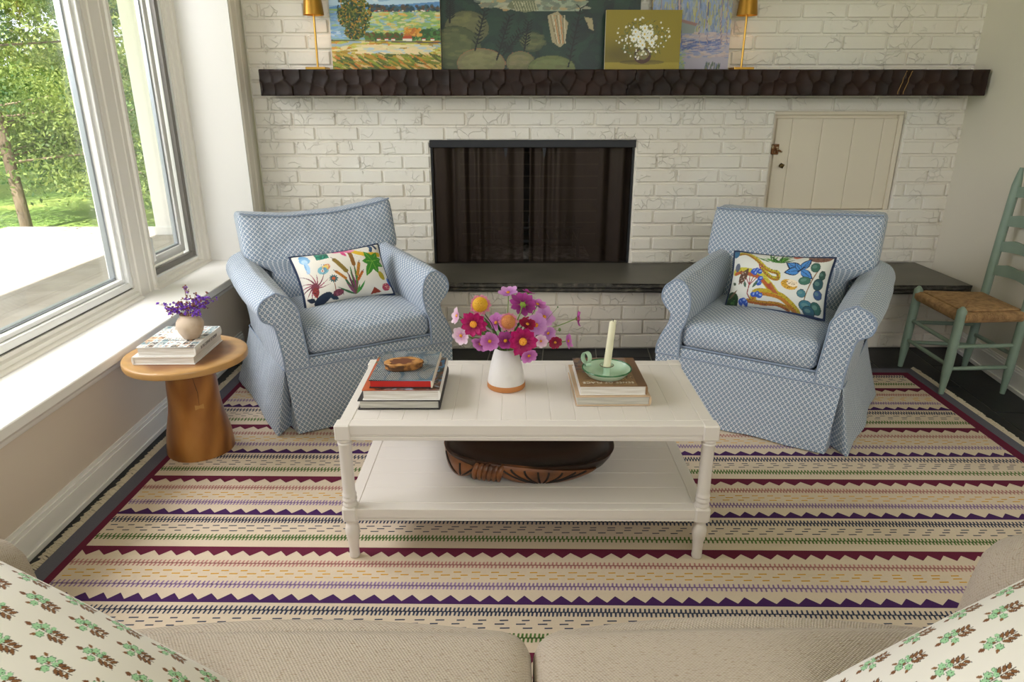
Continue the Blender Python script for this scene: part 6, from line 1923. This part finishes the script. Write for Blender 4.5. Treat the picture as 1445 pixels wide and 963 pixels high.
for s in (-1, 1):
    def armf(q, u):
        q = q.copy(); q[0] += s * .03 * max(0, u[2]); q[1] += .03 * (1 - u[0] ** 2) * (1 - u[2] ** 2) if u[1] > 0 else 0
        q[2] -= .03 * max(0, -u[1]); return q
    xa, xb = (-1.10, -.862) if s < 0 else (.775, 1.04)
    v_, f_ = puff((xa, -.50, .06), (xb, .475, .655 if s < 0 else .645), .10, 14, armf)
    m = MB(); m.add(v_, f_); m.build('arm', M_linen, sf, box_uv=True, fix=True, smooth=70)
for sx in (-.9, .9):
    for sy in (-.44, .3):
        m = MB(); m.lathe([(0, RUGZ if sx > -9 else 0), (.022, RUGZ), (.03, .11), (0, .11)], n=12, c=(sx, sy, 0)); m.build('leg', mat('walnut_foot', '#4a3020', rough=.5), sf)
# block-printed pillows
def block_print(n, flipm, ph):
    P = Paint(n, n, '#efeae2'); P.rs = np.random.RandomState(60)
    def motif(x, y, s, ang):
        ca, sa = math.cos(ang), math.sin(ang)
        def at(u, w): return (x + s * (u * ca - w * sa), y + s * (u * sa + w * ca))
        P.line([at(-.45, 0), at(.52, 0)], .022 * s, '#4a3a34')
        for i, u in enumerate((.10, .24, .38)):
            for sd in (1, -1):
                p = at(u - .02, .02 * sd); P.leaf(*p, .27 * s * (1 - .10 * i), .110 * s, ang + sd * .75, '#3a2a24'); P.leaf(*p, .25 * s * (1 - .10 * i), .082 * s, ang + sd * .75, '#85572c')
        p = at(-.36, 0); P.leaf(*p, .18 * s, .12 * s, ang + math.pi, '#7a4a24')
        for u, w in ((-.20, .17), (-.10, -.18), (-.04, .02)): p = at(u, w); P.leaf(*p, .17 * s, .085 * s, ang + (2.6 if w > 0 else -2.6), '#8a5a2c')
        for u, w, r_ in ((-.25, .03, .115), (-.09, .15, .10), (-.06, -.14, .105), (.06, .06, .08), (.10, .19, .065)):
            p = at(u, w)
            for i in range(6): P.leaf(*p, r_ * 1.15 * s, r_ * .95 * s, ang + i * 1.047, '#4f6f55')
            for i in range(6): P.leaf(*p, r_ * 1.02 * s, r_ * .82 * s, ang + i * 1.047, '#9fd0a0')
            P.ell(*p, r_ * .55 * s, r_ * .55 * s, '#a8d8a8'); P.ell(p[0] + r_ * .3 * s, p[1], r_ * .16 * s, r_ * .16 * s, '#2f4238')
    R_, C_ = 11.5, 7
    for i in range(-1, 13):
        for j in range(-1, C_ + 1):
            motif((j + (.5 if i % 2 else 0) + .25) / C_, (i + .5) / R_, .108, (0 if not flipm else math.pi) + ph)
    return P
M_block = vcol_mat('block_printed_cotton', .8, .1, (200, .12, .001))
def stripe_cord():
    m = bpy.data.materials.new('striped_cord'); m.use_nodes = True
    k = Nd(m); p = m.node_tree.nodes['Principled BSDF']
    uv = k.n('ShaderNodeTexCoord'); sp = k.n('ShaderNodeSeparateXYZ'); k.l(uv.outputs['UV'], sp.inputs[0])
    f = k.math('GREATER_THAN', k.math('FRACT', k.math('ADD', k.math('DIVIDE', sp.outputs[1], .021), k.math('DIVIDE', sp.outputs[0], .040))), .62)
    k.l(k.mix(f, hx('#efe8dc'), hx('#5a4630')), p.inputs['Base Color']); p.inputs['Roughness'].default_value = .85
    return m
M_cord = stripe_cord()
def tube_grid(pts, r_, n=8):
    P_ = [Vector(p) for p in pts]; N = len(P_); rows = []
    c = sum(P_, Vector()) / N
    for i in range(N + 1):
        a_, b_ = P_[(i - 1) % N], P_[(i + 1) % N]; t_ = (b_ - a_).normalized(); o_ = (P_[i % N] - c); s1 = (o_ - t_ * o_.dot(t_)).normalized(); s2 = t_.cross(s1)
        rows.append([P_[i % N] + s1 * math.cos(q) * r_ + s2 * math.sin(q) * r_ for q in np.linspace(0, 2 * math.pi, n, endpoint=False)])
    m = MB(); m.grid(rows, closeu=True); return m
def sofa_pillow(label, c, ux, uy, half, thick, paint):
    c, ux, uy = Vector(c), Vector(ux).normalized(), Vector(uy)
    uy = (uy - ux * uy.dot(ux)).normalized(); n_ = ux.cross(uy)
    if n_.z < 0: n_ = -n_
    W = [-ux * half + uy * half, ux * half + uy * half, ux * half - uy * half, -ux * half - uy * half]
    t = thing('throw_pillow', label, 'pillow', c, 0, 'block-printed pillows on the sofa')
    V, F, UV, rim = pillow_mesh(W, thick, n_, 440, 440, .012)
    if (V[1] - V[0]).cross(V[441] - V[0]).dot(n_) < 0 if isinstance(V[0], Vector) else np.dot(np.cross(V[1] - V[0], V[441] - V[0]), np.array(n_)) < 0:
        F = [f[::-1] for f in F]
    m = MB(); m.add(V, F); o = m.build('pillow_cover', M_block, t, smooth=180); set_cols(o, paint.sample(UV))
    tube_grid(rim, .007).build('piping', M_cord, t)['label'] = 'brown and cream striped cord'
    return t
sofa_pillow('white pillow block-printed in green and brown leaning on the left sofa arm', (-.648, .600, .600), (.93, -.05, -.62), (.10, .95, .06), .245, .31, block_print(440, False, 0.0))
sofa_pillow('white pillow block-printed in green and brown leaning on the right sofa arm', (.722, .595, .597), (.93, .05, .60), (-.10, .95, .06), .245, .31, block_print(440, False, 0.0))
